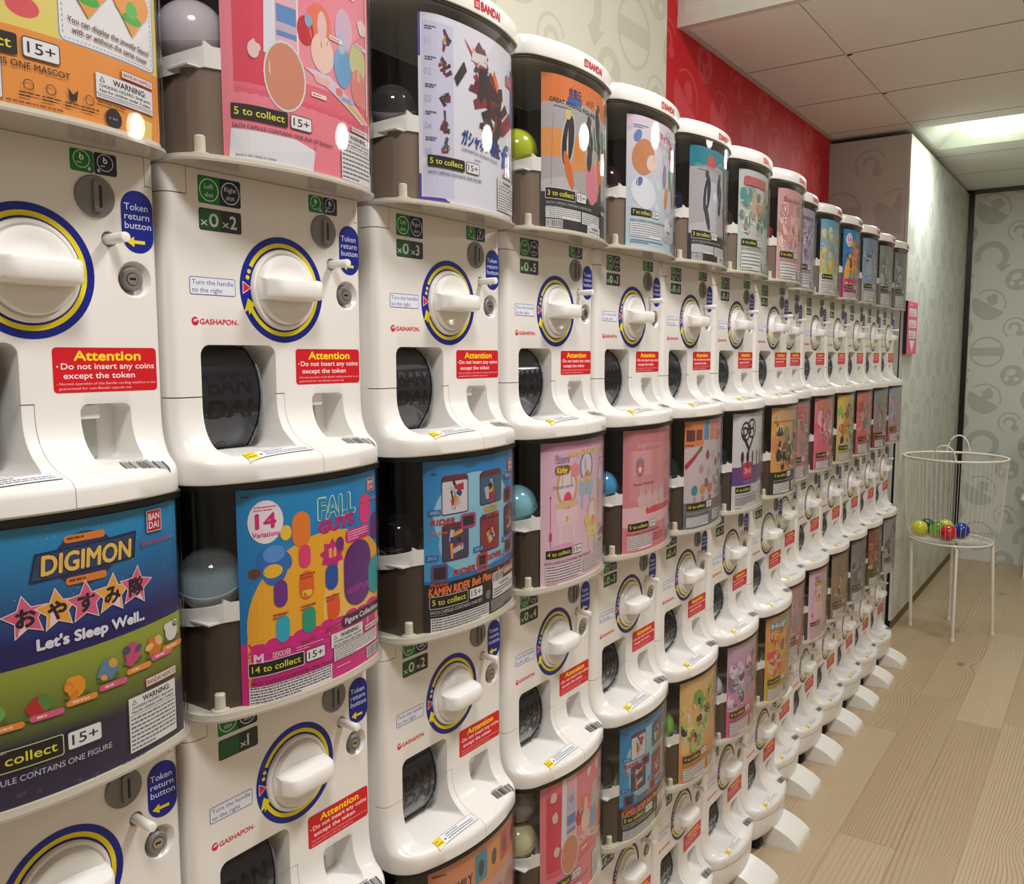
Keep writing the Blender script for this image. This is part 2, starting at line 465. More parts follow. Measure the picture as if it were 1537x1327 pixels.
def lip_sticker():
    mp = lambda u, v, h: (v + 0.5, u, lip_z(v, u) + 0.8 + h)
    s = Ink(mp, step=6, dl=0.05); s.stepv = 3.0
    s.rect(-88, 39, 92, 15, (120, 124, 132)); s.rect(-87.3, 39.7, 90.6, 13.6, (232, 233, 234))
    s.rect(-88, 39, 15, 15, (232, 204, 30)); s.lines(-86, 42, 11, 9, 2, (96, 80, 20), 0.35, 4)
    s.ell(-68, 47.5, 1.6, 1.6, (40, 44, 52), seg=10); s.lines(-63, 40.8, 62, 11, 3, (92, 100, 116), 0.4, 5)
    me = s.mesh('instruction_sticker', M_STICK)
    s = Ink(mp, step=8, dl=0.05); s.stepv = 3.0; s.barcode(71, 30, 49, 14, (58, 58, 60), 9); s.lines(75, 27, 38, 2.5, 1, (120, 120, 122), 0.5, 6)
    return me, s.mesh('barcode_sticker', M_STICK)

# ---- hardware on the front
def dial_mesh():
    b = MB(); b.lathe([(48, 0), (48.2, 3), (46.8, 5.2), (44, 5.6), (42.6, 3.6), (41.4, 3.4), (41.2, 8), (39.5, 10.5), (36, 11), (30, 8.6), (18, 6.6), (4, 6.2)], 56, 'x', (0, CX, CZ))
    return b.mesh('dial', M_WHITE2, 40)
def handle_mesh():
    b = MB(); rows = []; n = 22
    for i in range(n + 1):
        y = -39.5 + 79 * i / n; t = abs(y) / 39.6
        x1 = 8 + 31 * max(0.10, (1 - t ** 6)) ** 0.38; w = 11.8 * (1 - 0.05 * t * t)
        L = [(5, -w - 2), (x1 - 5, -w), (x1 - 1.6, -w + 1.4), (x1, -w + 4.5), (x1, w - 4.5), (x1 - 1.6, w - 1.4), (x1 - 5, w), (5, w + 2)]
        rows.append([(max(x, 5), CX + y, CZ + z) for x, z in L])
    b.loft(rows); return b.mesh('handle', M_WHITE2, 38)
def slot_mesh():
    b = MB(); b.lathe([(20.5, 0), (20.5, 1.6), (19.6, 2.4), (2, 2.4)], 40, 'x', (0, 77, 148)); b.rbox((2.4, 74, 133), (5, 83.5, 163), 2.4, 'x')
    b.mi = 1; b.rbox((5, 79.2, 137), (5.25, 82, 159), 1.2, 'x')
    return b.mesh('coin_slot', [M_GREY, M_BLACK], 40)
def pin_mesh():
    b = MB(); b.lathe([(5.2, -10), (5.2, 29), (4.6, 30.5), (2, 31)], 20, 'x', (0, 90, 108)); return b.mesh('return_button', M_WHITE2, 40)
def lock_mesh():
    b = MB(); b.lathe([(12, -9), (12, 0), (10.5, 1.5), (7, 1.5), (6.5, 0.4), (1, 0.4)], 28, 'x', (0, 113, 70))
    b.mi = 1; b.lathe([(6.4, 0.5), (6, 1.8), (1, 1.9)], 20, 'x', (0, 113, 70)); b.mi = 2; b.box((1.9, 109.5, 69), (2.1, 116, 71.4))
    return b.mesh('lock', [M_GREY, M_CHROME, M_BLACK], 40)
def flap_mesh():
    b = MB(); b.box((-33, 53, -113), (-30, 84, -57)); b.mi = 1; b.rbox((-30, 54, -71), (-8, 76, -57.5), 2, 'x')
    return b.mesh('coin_return', [M_FLAP, M_WHITE2], 30)
# ---- canister
def can_loop(off, xb=-185.0): return [(xb, YS[0] - math.copysign(off, YS[0]) * -1, 0)] and [(xb, -(H + off))] + [(can_front(y, off), y * (H + off) / H) for y in YS] + [(xb, H + off)]
def wall_loft(b, o1, o2, z0, z1, xb=-185.0):
    A = can_loop(o1, xb); B = can_loop(o2, xb); loop = A + B[::-1]
    b.loft([[(x, y, z) for x, y in loop] for z in (z0, z1)], False)
    n = len(A)
    for z in (z0, z1):
        for i in range(n - 1): b.face([(*A[i], z), (*A[i + 1], z), (*B[i + 1], z), (*B[i], z)])
def cover_mesh(top):
    b = MB(); wall_loft(b, 0, -2.4, 196.5, top); return b.mesh('canister_cover', M_COVER, 40)
def band_mesh(top):  # dark strip standing in for shade in the gap at the canister top
    k = 4 if top > 465 else 6
    b = MB(); wall_loft(b, 0.4, -4, top - k, top); return b.mesh('gap_shade_band', M_GREYD if top > 465 else M_BLACK, 40)
def tray_mesh():
    b = MB(); L = can_loop(-0.2, -185.0)
    L = can_loop(0.3); b.mi = 1; b.loft([[(x, y, z) for x, y in L] for z in (195.3, 198)]); b.mi = 0
    L = can_loop(-3); b.loft([[(x, y, z) for x, y in L] for z in (198, 203)])
    b.lathe([(6.2, 202), (6, 222), (4.5, 223.5), (1, 223.5)], 16, 'z', (26, -118, 0)); b.lathe([(10, 202), (10, 205), (6, 206)], 16, 'z', (26, -118, 0))
    return b.mesh('canister_tray', [M_CREAM, mat('grey_beige_plastic', (172, 162, 152), 0.16)], 40)
def shade_sheet_mesh(top, m):  # added dark sheets that stand in for the unlit hopper interior
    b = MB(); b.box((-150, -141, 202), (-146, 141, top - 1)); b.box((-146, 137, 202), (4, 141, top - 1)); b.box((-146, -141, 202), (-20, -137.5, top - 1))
    return b.mesh('hopper_shade_sheet', m)
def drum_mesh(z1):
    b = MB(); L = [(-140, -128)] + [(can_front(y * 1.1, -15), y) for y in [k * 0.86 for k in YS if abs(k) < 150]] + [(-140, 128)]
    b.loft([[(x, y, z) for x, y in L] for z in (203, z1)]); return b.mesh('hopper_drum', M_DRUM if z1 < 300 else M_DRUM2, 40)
def chute_mesh(z):
    b = MB(); YY = [-133, -128, -122, -117, -112.5, -112, -104, -94, -84, -70, -55, -40, -20, 0, 20, 40, 60, 80, 100, 116, 126, 133]
    def top(y): return z + 22 + (5 if y > -112.2 and y < -106 else 0) - (10 * (-112 - y) / 21 if y < -112.2 else 0)
    def bot(y): return z - (8 * (-112 - y) / 21 if y < -112.2 else 0)
    def fx(y): return can_front(y * 1.08, -13) - (26 * ((-112 - y) / 21) ** 1.5 if y < -112.2 else 0)
    rows = []
    for y in YY: rows.append([(fx(y) - 2.5, y, bot(y)), (fx(y), y, bot(y)), (fx(y), y, top(y)), (fx(y) - 2.5, y, top(y))])
    b.loft(rows)
    b.box((-140, -130, z - 1), (can_front(100, -24), 130, z + 1))
    return b.mesh('capsule_chute', M_WHITE2, 30)
def cap_mesh():
    b = MB(); rows = []
    for z, o in ((470, 3.2), (472, 3.8), (493, 3.4), (498, 2.2), (501, -1), (503, -7), (505.5, -24), (507, -60)):
        L = [(x, max(-146.3, min(146.3, y))) for x, y in can_loop(o, -190.0)]
        if o < -10: L = [(min(max(x, -190 - o), x), y) for x, y in L]; L[0] = (-190, L[0][1]); L[-1] = (-190, L[-1][1])
        rows.append([(x, y, z) for x, y in L])
    b.loft(rows); me = b.mesh('canister_lid', M_WHITE2, 40)
    s = Ink(lambda u, v, h: (can_front(u, 3.8) + 0.3 + h, u, v), step=8, dl=0.03)
    s.rr(-13, 475.5, 12.5, 13.5, 1, (196, 30, 50)); s.rect(-10.5, 483.6, 3, 1, (240, 225, 222)); s.rect(-6.4, 483.6, 3.4, 1, (240, 225, 222)); s.rect(-10.5, 478.6, 7.5, 1, (240, 225, 222)); s.rect(-10.5, 481, 7.5, .9, (240, 225, 222))
    s.text('BANDAI', 2.5, 476.5, 12, (196, 30, 50), w=50, bold=0.035)
    return me, s.mesh('lid_lettering', M_STICK)

# ------------------------------------------------------------------ display cards (225 x 252 mm)
CW, CH = 226.0, 252.0
def card_map(u, v, h, e=1.25):
    u = CW * max(0.0, u / CW) ** e; y = -96 + u; c = max(0, 1 - u / 30) ** 2
    return (can_front(y, -6.5) - 9 * c + h, y, 200 + v)
BK, WH, YT = (18, 17, 20), (236, 236, 238), (238, 230, 60)
def new_card(e=1.25): return Ink(lambda u, v, h: card_map(u, v, h, e), step=9, dl=0.012, bounds=(0, 0, CW, CH))
def collect(s, n, x, y, k=1.0, edge=None, age=True):
    w = (66 if len(str(n)) < 2 else 70) * k; h = 14 * k
    if edge: s.rr(x - 1, y - 1, w + 2, h + 2, 2.5, edge)
    s.rr(x, y, w, h, 2, BK); s.text('%s to collect' % n, x + 4 * k, y + 4 * k, 7 * k, YT, w=w - 8 * k, bold=0.012)
    if age:
        s.frame(x + w + 3 * k, y + 0.4, 26 * k, h, 3, 1.0, (60, 58, 62), (238, 238, 240)); s.text('15+', x + w + 6.5 * k, y + 3.8 * k, 7.6 * k, (40, 40, 44), w=19 * k, bold=0.012)
def each(s, x, y, t, col=(30, 30, 34), w=95, h=4.2): s.text('EACH CAPSULE CONTAINS ONE ' + t, x, y, h, col, w=w, bold=0.008)
def warn(s, x, y, w, h, n=6, fr=0.42):
    s.frame(x, y, w, h, .5, .4, (120, 120, 124), (232, 232, 234)); hh = h * fr
    s.poly([(x + 4, y + h - 8), (x + 10, y + h - 8), (x + 7, y + h - 2.5)], (60, 60, 64)); s.poly([(x + 5.3, y + h - 7.3), (x + 8.7, y + h - 7.3), (x + 7, y + h - 4)], (232, 232, 234))
    s.text('WARNING:', x + w * .28, y + h - 8, 5.4, (24, 24, 28), w=w * .58, bold=0.03)
    s.text('CHOKING HAZARD- Small parts.', x + 4, y + h - 12.6, 2.9, (30, 30, 34), w=w - 7, bold=0.02); s.text('Not for children under 3 years.', x + 4, y + h - 16.8, 2.9, (30, 30, 34), w=w - 7, bold=0.02)
    if h > 22: s.rect(x, y + h - 19, w, .5, (60, 60, 64)); s.lines(x + 2, y + 1.5, w - 4, h - 21.5, n, (110, 110, 116), .42, int(x + h))
def pill(s, x, y, t='BANDAI NAMCO', w=36, h=7.5):
    s.frame(x, y, w, h, 1, .7, (190, 40, 60), (236, 228, 228)); s.text(t, x + 2.2, y + 2, h - 4, (110, 40, 52), w=w - 4.4, bold=0.012)
def redsq(s, x, y, k=1.0):
    s.frame(x, y, 17 * k, 19 * k, 1, .7, (236, 226, 226), (196, 24, 46)); s.text('BAN', x + 2.4 * k, y + 10.4 * k, 6 * k, (244, 232, 232), w=12.4 * k, bold=0.02); s.text('DAI', x + 2.4 * k, y + 3 * k, 6 * k, (244, 232, 232), w=11.4 * k, bold=0.02)
def gsh(s, x, y, col=(205, 30, 60), w=33): s.ring(x + 2.4, y + 2, 1.1, 2.5, col, seg=12); s.text('GASHAPON', x + 6.4, y + .2, 3.6, col, w=w - 6.4, bold=0.012)
def blob(s, x, y, r, col, n=3, rnd=None, dark=None):
    """plain many-lobed shape"""
    rnd = rnd or random.Random(int(x * 7 + y))
    s.ell(x, y, r, r * 1.15, col)
    for k in range(n):
        a = rnd.uniform(0, 6.28); s.ell(x + r * .8 * math.cos(a), y + r * .9 * math.sin(a), r * rnd.uniform(.3, .55), r * rnd.uniform(.35, .7), dark if (dark and k % 2) else col, rnd.uniform(0, 180), 14)
def bean(s, x, y, h, col, arm=True, cap=None, tilt=0):
    w = h * .62
    s.rr(x - w / 2, y, w, h, w / 2, col, 8)
    if cap: s.rr(x - w * .36, y + h * .1, w * .72, h * .22, w * .2, cap)
def mech(s, x, y, r, cols, seed):
    rnd = random.Random(seed)
    for k in range(9):
        a = rnd.uniform(0, 6.28); d = rnd.uniform(.1, .85) * r; l = rnd.uniform(.25, .6) * r; w = rnd.uniform(.1, .25) * r; t = rnd.uniform(0, 3.14)
        c, sn = math.cos(t), math.sin(t); cx, cy = x + d * math.cos(a) * .7, y + d * math.sin(a)
        s.poly([(cx + c * l - sn * w, cy + sn * l + c * w), (cx - c * l * .8 - sn * w, cy - sn * l * .8 + c * w), (cx - c * l + sn * w * .4, cy - sn * l - c * w * .4), (cx + c * l * .9 + sn * w, cy + sn * l * .9 - c * w)], cols[k % len(cols)])

def card_orange():            # nearest, top tier
    s = new_card(1.0); s.rect(0, 0, CW, 66, (236, 150, 62)); s.grad(0, 66, CW, CH - 66, (232, 214, 110), (222, 208, 130))
    s.poly([(0, 60), (CW, 52), (CW, 68), (0, 68)], (236, 150, 62))
    s.ell(60, 118, 26, 34, (70, 168, 60)); s.ell(50, 94, 22, 12, (52, 150, 52)); s.ell(84, 86, 14, 9, (222, 84, 96))
    s.rr(114, 68, 106, 160, 6, (120, 150, 190)); s.rr(115, 69, 104, 158, 6, (236, 236, 238))
    for k in range(25): s.rect(119 + k * 3.9, 71, 2, .9, (150, 180, 216))
    for k in range(30): s.rect(117.4, 75 + k * 4.6, .9, 2.2, (150, 180, 216)); s.rect(215.6, 75 + k * 4.6, .9, 2.2, (150, 180, 216))
    for x in (143, 192):
        for dx in (-9, 9): s.ell(x + dx, 126, 13, 14, (236, 160, 76))
        s.poly([(x - 21, 121), (x, 94), (x + 21, 121), (x, 136)], (236, 160, 76))
    for x in (143, 192): s.ell(x, 110, 12, 5, (70, 176, 60)); s.ell(x, 118, 7, 8, (96, 190, 84))
    s.text('You can display the jewelly Stand', 122, 86, 4.8, (110, 60, 50), w=90, bold=0.02, rot=-2); s.text('with or without the same cover', 126, 77.5, 4.8, (110, 60, 50), w=84, bold=0.02, rot=-2)
    collect(s, 6, -5, 44, 1.25); each(s, -28, 35, 'MASCOT', w=150, h=5.4)
    warn(s, 147, 27, 68, 23); pill(s, 176, 52, w=40); s.lines(148, 22, 62, 3.5, 1, (110, 74, 40), .4, 8)
    for i, x in enumerate((85, 104, 124, 140)):
        if i != 2: s.ring(x, 22, 3.8, 4.6, (90, 56, 30), seg=14)
        s.lines(x - 8, 11, 17, 5, 2, (70, 44, 26), .5, i)
    s.poly([(119, 28), (124, 23), (129, 28), (127, 18), (121, 18)], (30, 26, 26)); s.ell(165, 12, 9, 9, (28, 27, 32)); s.lines(160, 10, 10, 3, 1, (150, 150, 156), .6, 2)
    s.lines(66, 4, 92, 5, 1, (150, 90, 50), .4, 3)
    s.frame(28, 6, 36, 34, 2, .6, (90, 80, 120), (236, 234, 236)); s.lines(31, 9, 30, 28, 7, (120, 110, 130), .4, 4)
    s.poly([(186, 0), (211, 0), (213, 20), (188, 22)], (238, 216, 120)); return s
def card_pink(k=1):
    s = new_card(); s.rect(0, 0, CW, CH, (238, 130, 148)); s.rect(18, 76, 208, 176, (232, 106, 124)); s.rect(18, 84, 44, 142, (222, 64, 92))
    s.grad(60, 100, 160, 140, (240, 150, 165), (236, 128, 150))
    for k in range(26): s.ell(22 + k * 8, 76 + (k % 2), 4.5, 3.4, (230, 92, 116), seg=10)
    s.poly([(58, 120), (78, 120), (86, 252), (62, 252)], (224, 226, 240)); s.rr(72, 118, 34, 134, 4, (230, 236, 236)); s.rr(74, 120, 30, 132, 4, (236, 178, 190)); s.rect(76, 142, 27, 34, (92, 140, 200)); s.rr(76, 184, 27, 34, 3, (170, 196, 224)); s.rect(76, 148, 27, 9, (200, 180, 200)); s.ell(90, 205, 8, 7, (214, 140, 150))
    s.ell(86, 100, 29, 38, (214, 228, 222)); s.ell(86, 100, 26.8, 35.8, (212, 140, 112))
    s.ell(136, 170, 18, 24, (236, 120, 84)); s.ell(116, 158, 12, 16, (200, 30, 48)); s.ell(140, 140, 17, 22, (240, 206, 190)); s.ell(140, 170, 7, 17, (236, 196, 196)); s.ell(175, 178, 15, 25, (216, 176, 204)); s.ell(172, 135, 15, 24, (112, 166, 214)); s.rr(165, 150, 11, 24, 5, (172, 188, 220)); s.ell(200, 150, 16, 22, (206, 206, 150)); s.ell(200, 120, 14, 22, (228, 138, 128)); s.ell(120, 170, 5, 7, (130, 176, 220))
    s.poly([(112, 118), (150, 118), (222, 82), (205, 78)], (226, 204, 226)); s.poly([(125, 113), (150, 112), (148, 104), (130, 105)], (240, 186, 170)); s.ell(165, 104, 6, 5, (226, 130, 110)); s.poly([(180, 97), (215, 84), (210, 80), (178, 92)], (226, 190, 110))
    for x, y in ((40, 185), (44, 120), (36, 225), (150, 232), (186, 228), (210, 195)): blob(s, x, y, 8, (232, 206, 204), 3)
    for x, y, c in ((122, 88, (240, 226, 226)), (168, 96, (150, 196, 224)), (196, 168, (240, 220, 226)), (150, 160, (240, 222, 214))): s.rr(x, y, 22, 5, 1, c); s.lines(x + 2, y + 1, 18, 3, 1, (190, 110, 120), .5, int(x))
    s.poly([(216, 92), (218.5, 92), (220, 252), (217, 252)], (240, 216, 216))
    s.poly([(8, 0), (122, 0), (128, 26), (100, 34), (12, 34)], (228, 228, 236)); s.poly([(30, 10), (14, 34), (100, 34), (128, 26)], (234, 234, 240)); s.rect(12, 34, 86, .8, (200, 200, 210))
    for k in range(10): s.ell(123 + k * .5, 3 + k * 3.4, 1.6, 1.6, (238, 130, 148), seg=8)
    s.poly([(172, 0), (226, 0), (226, 22), (188, 22), (186, 10)], (228, 228, 236))
    collect(s, 5, 12, 45, 1.15); each(s, 14, 36, 'Roll Of Stickers', (60, 30, 40), w=138); s.text('BANDAI 2021 MADE IN CHINA', 17, 6, 2.6, (90, 90, 100), w=54)
    warn(s, 166, 4, 56, 58, 7); pill(s, 184, 64, w=36, h=7); return s
def card_robot():
    s = new_card(); s.rect(0, 0, CW, CH, (226, 226, 238)); s.rect(0, 0, 6, 40, (74, 60, 176)); s.rect(0, 195, 6, 57, (74, 60, 176)); s.poly([(6, 0), (100, 0), (60, 4), (50, 9), (6, 9)], (74, 60, 176)); s.rect(9, 62, 60, 180, (206, 206, 232)); s.rect(9, 10, 60, 42, (208, 210, 236))
    for i, y in enumerate((222, 182, 146, 110, 76)):
        s.text('0%d' % (i + 1), 13, y - 10, 9, (176, 176, 212)); mech(s, 52, y, 15, [(40, 30, 38), (120, 40, 56), (70, 60, 70), (96, 84, 120) if i == 4 else (100, 36, 50), (180, 150, 90)], i + 3); s.lines(14, y + 8, 20, 6, 2, (70, 70, 90), .6, i)
    s.poly([(90, 235), (125, 205), (118, 200)], (200, 60, 60)); s.poly([(110, 228), (128, 210), (122, 205), (112, 218)], (226, 190, 90))
    mech(s, 128, 206, 34, [(56, 44, 54), (104, 32, 46), (220, 214, 216), (150, 40, 56)], 31); mech(s, 146, 164, 52, [(110, 26, 44), (60, 22, 34), (136, 36, 54), (40, 34, 40), (90, 24, 38)], 12); mech(s, 178, 156, 46, [(140, 34, 54), (70, 22, 34), (46, 36, 42)], 19); mech(s, 150, 116, 34, [(60, 30, 42), (90, 26, 40), (44, 36, 44)], 23)
    s.poly([(96, 190), (76, 165), (70, 176), (90, 202)], (48, 40, 48)); s.poly([(128, 112), (140, 118), (138, 100), (130, 104)], (70, 170, 90)); s.poly([(160, 210), (172, 190), (168, 178), (158, 195)], (226, 120, 60))
    s.text('ガシャポン戦士', 84, 90, 17, (30, 62, 140), w=92, bold=0.03, rot=-2, slant=.1); s.text('f', 178, 76, 36, (44, 96, 176), w=20, bold=0.02, slant=.2); s.text('GASHAPON SENSHI FORTE', 84, 80, 4.4, (60, 70, 110), w=84, rot=-3); s.text('#15', 192, 72, 13, (90, 90, 104), w=24); s.text('GASHAPON SENSHI FORTE #15', 219, 95, 5, (90, 110, 170), rot=90, w=110)
    s.rr(214, 150, 7, 80, 3, (80, 120, 180)); s.lines(112, 70, 30, 3, 1, (90, 90, 100), .4)
    collect(s, 5, 16, 50, 1.12); each(s, 17, 41, 'FIGURE', (60, 60, 70), w=110); s.lines(14, 3, 55, 3.5, 1, (90, 90, 110), .5, 6); warn(s, 168, 10, 54, 48, 7); pill(s, 186, 62, w=34, h=6.5); s.rr(196, 200, 18, 16, 1, (206, 120, 130)); return s
def card_ninja(top, a, b, seed, teal=False):
    s = new_card(); s.rect(0, 0, CW, CH, (176, 172, 176)); s.poly([(0, 252), (226, 252), (226, 205), (120, 218), (0, 205)], top); s.rect(0, 0, CW, 62, (38, 38, 42))
    s.poly([(0, 62), (120, 62), (60, 90), (0, 80)], (192, 190, 196)); s.poly([(120, 62), (226, 62), (226, 75)], (120, 120, 124))
    if not teal:
        s.poly([(0, 120), (60, 120), (60, 165), (0, 165)], (226, 150, 76)); s.poly([(80, 100), (150, 112), (190, 110), (190, 125), (80, 125)], (220, 150, 96)); s.rr(150, 150, 66, 40, 6, (60, 120, 84)); blob(s, 150, 90, 26, (222, 128, 150), 5); s.ell(104, 140, 18, 24, (226, 140, 60))
    else:
        blob(s, 180, 100, 20, (222, 90, 120), 4); s.rect(60, 70, 60, 110, (196, 198, 206)); s.ell(110, 150, 9, 10, (236, 226, 236))
    P = [(70, 150, 16, 44), (135, 165, 14, 30), (170, 185, 11, 40), (176, 110, 12, 34)]
    for i, (x, y, rx, ry) in enumerate(P): s.ell(x, y, rx + 3, ry + 3, (206, 204, 206), 10 if i else -12); s.ell(x, y, rx, ry, a if i != 3 else b, 10 if i else -12); s.ell(x + 2, y - ry * 1.1, rx * .6, ry * .75, b if i == 0 else a, 22 if i == 0 else -8); s.ell(x, y + ry, rx * .55, rx * .6, (214, 200, 120) if (i == 0 and not teal) else (60, 56, 66))
    s.poly([(66, 208), (110, 214), (110, 222), (70, 222)], (60, 100, 176) if not teal else (214, 70, 60)); s.text('疾風伝', 72, 222, 13, (70, 60, 110) if not teal else (230, 90, 60), w=36, bold=.02); s.text('x10', 124, 220, 11, (60, 56, 66) if not teal else (210, 216, 226), slant=.3)
    s.text('GREAT POSING FIGURES', 20, 208, 7, (46, 44, 54) if not teal else (150, 190, 200), w=140, bold=.014, rot=-2); s.lines(30, 200, 100, 4, 1, (90, 90, 100), .4)
    if not teal: s.poly([(24, 72), (25, 72), (30, 190), (29, 190)], (230, 110, 150))
    collect(s, 3, 12, 52, 1.2, (220, 220, 224)); each(s, 14, 43, 'FIGURE', (190, 190, 196), w=130); s.lines(14, 38, 90, 3, 1, (150, 150, 156), .4)
    s.frame(12, 20, 96, 18, .5, .5, (200, 200, 204), (228, 228, 230)); s.lines(14, 21, 92, 16, 5, (120, 120, 124), .45, seed); s.frame(112, 18, 64, 20, .5, .5, (200, 200, 204), (226, 226, 228)); s.lines(114, 19, 60, 18, 5, (120, 120, 124), .45, seed + 1)
    s.barcode(14, 6, 40, 11, bg=(232, 232, 234)); warn(s, 130, 2, 50, 17); pill(s, 186, 44, w=30, h=7); s.lines(14, 2, 80, 3, 1, (120, 120, 120), .4)
    s.rect(208, 0, 14, 252, (150, 146, 140)); s.text('PREMIUM GASHAPON', 219, 20, 8, (206, 202, 196), rot=90, w=190, bold=.01); return s
def card_magic():
    s = new_card(); s.grad(0, 0, CW, CH, (176, 208, 222), (232, 216, 228)); rnd = random.Random(5)
    for k in range(34): s.ell(rnd.uniform(0, 226), rnd.uniform(10, 240), rnd.uniform(5, 16), rnd.uniform(4, 14), rnd.choice([(210, 230, 236), (226, 200, 220), (196, 220, 210), (236, 226, 232), (180, 206, 226)]), rnd.uniform(0, 180), 12)
    s.ell(56, 176, 40, 34, (206, 138, 96), 24); s.ell(84, 168, 20, 15, (238, 212, 198), 24); s.ell(58, 108, 44, 30, (228, 232, 240), -10); s.ell(40, 128, 12, 8, (96, 116, 180), 30)
    s.ell(34, 214, 14, 10, (110, 136, 196), 40)
    for x, y, c in ((140, 150, (150, 130, 180)), (175, 190, (120, 100, 130)), (150, 110, (226, 140, 60)), (190, 120, (170, 130, 110)), (170, 150, (90, 150, 110)), (200, 160, (150, 140, 170))): s.ell(x, y, 9, 24, c, rnd.uniform(-20, 20), 12)
    s.text('カードキャプター', 84, 222, 13, (206, 62, 96), w=92, bold=.03, rot=-4); s.text('さくら', 160, 192, 30, (206, 62, 96), w=60, bold=.03, rot=-14); s.text('クリアカード編', 96, 208, 8, (120, 150, 70), w=70, rot=-6); s.lines(20, 228, 50, 8, 2, (130, 150, 190), .5)
    collect(s, 7, 16, 62, 1.05); each(s, 14, 52, 'FIGURE', (60, 56, 66), w=130); s.frame(14, 22, 110, 28, .5, .5, (150, 150, 156), (236, 236, 238)); s.lines(16, 23, 106, 26, 6, (120, 116, 124), .45, 2); warn(s, 140, 22, 44, 26); s.barcode(186, 8, 28, 18, bg=(228, 228, 232)); s.lines(14, 10, 120, 8, 2, (90, 100, 140), .4); pill(s, 176, 62, w=34, h=7); return s
def card_plain(seed, bg0, bg1, cols, n=5, bar=None, foot=None, title=None, tcol=(90, 90, 100), vb=40, each_t='FIGURE'):
    s = new_card(); rnd = random.Random(seed); s.grad(0, 0, CW, CH, bg0, bg1)
    if foot: s.rect(0, 0, CW, vb + 24, foot)
    for k in range(6): s.ell(rnd.uniform(20, 205), rnd.uniform(vb + 50, 200), rnd.uniform(22, 44), rnd.uniform(16, 34), tuple(int(.55 * a + .45 * b) for a, b in zip(rnd.choice(cols), bg1)), rnd.uniform(0, 90), 18)
    for k in range(26):
        x = rnd.uniform(12, 212); y = rnd.uniform(vb + 40, 208); q = rnd.uniform(6, 16); c = rnd.choice(cols)
        if k % 3 == 0: s.ell(x, y, q * 1.2, q * 1.35, (232, 228, 226), 0, 16)
        blob(s, x, y, q, c, 4, rnd, rnd.choice(cols))
        if k % 2: s.rr(x - 10, y - q * 1.5 - 4, 20, 4, 1, (234, 230, 228)); s.lines(x - 8, y - q * 1.5 - 3.4, 16, 3, 1, (120, 90, 96), .6, k)
    if bar: s.rr(20, 214, 130, 22, 5, bar)
    if title: s.text(title, 26, 218, 14, tcol, w=116, bold=.025)
    collect(s, n, 14, vb + 6, 1.15); each(s, 14, vb - 3, each_t, (56, 54, 60) if not foot or sum(foot) > 300 else (190, 190, 194), w=130)
    s.frame(14, 6, 100, vb - 14, .5, .5, (150, 150, 150), (232, 232, 232)); s.lines(16, 7, 96, vb - 16, 5, (120, 118, 120), .45, seed); warn(s, 130, 8, 52, 26); s.barcode(188, 10, 28, 16, bg=(230, 230, 230)); redsq(s, 204, 222, .9); return s
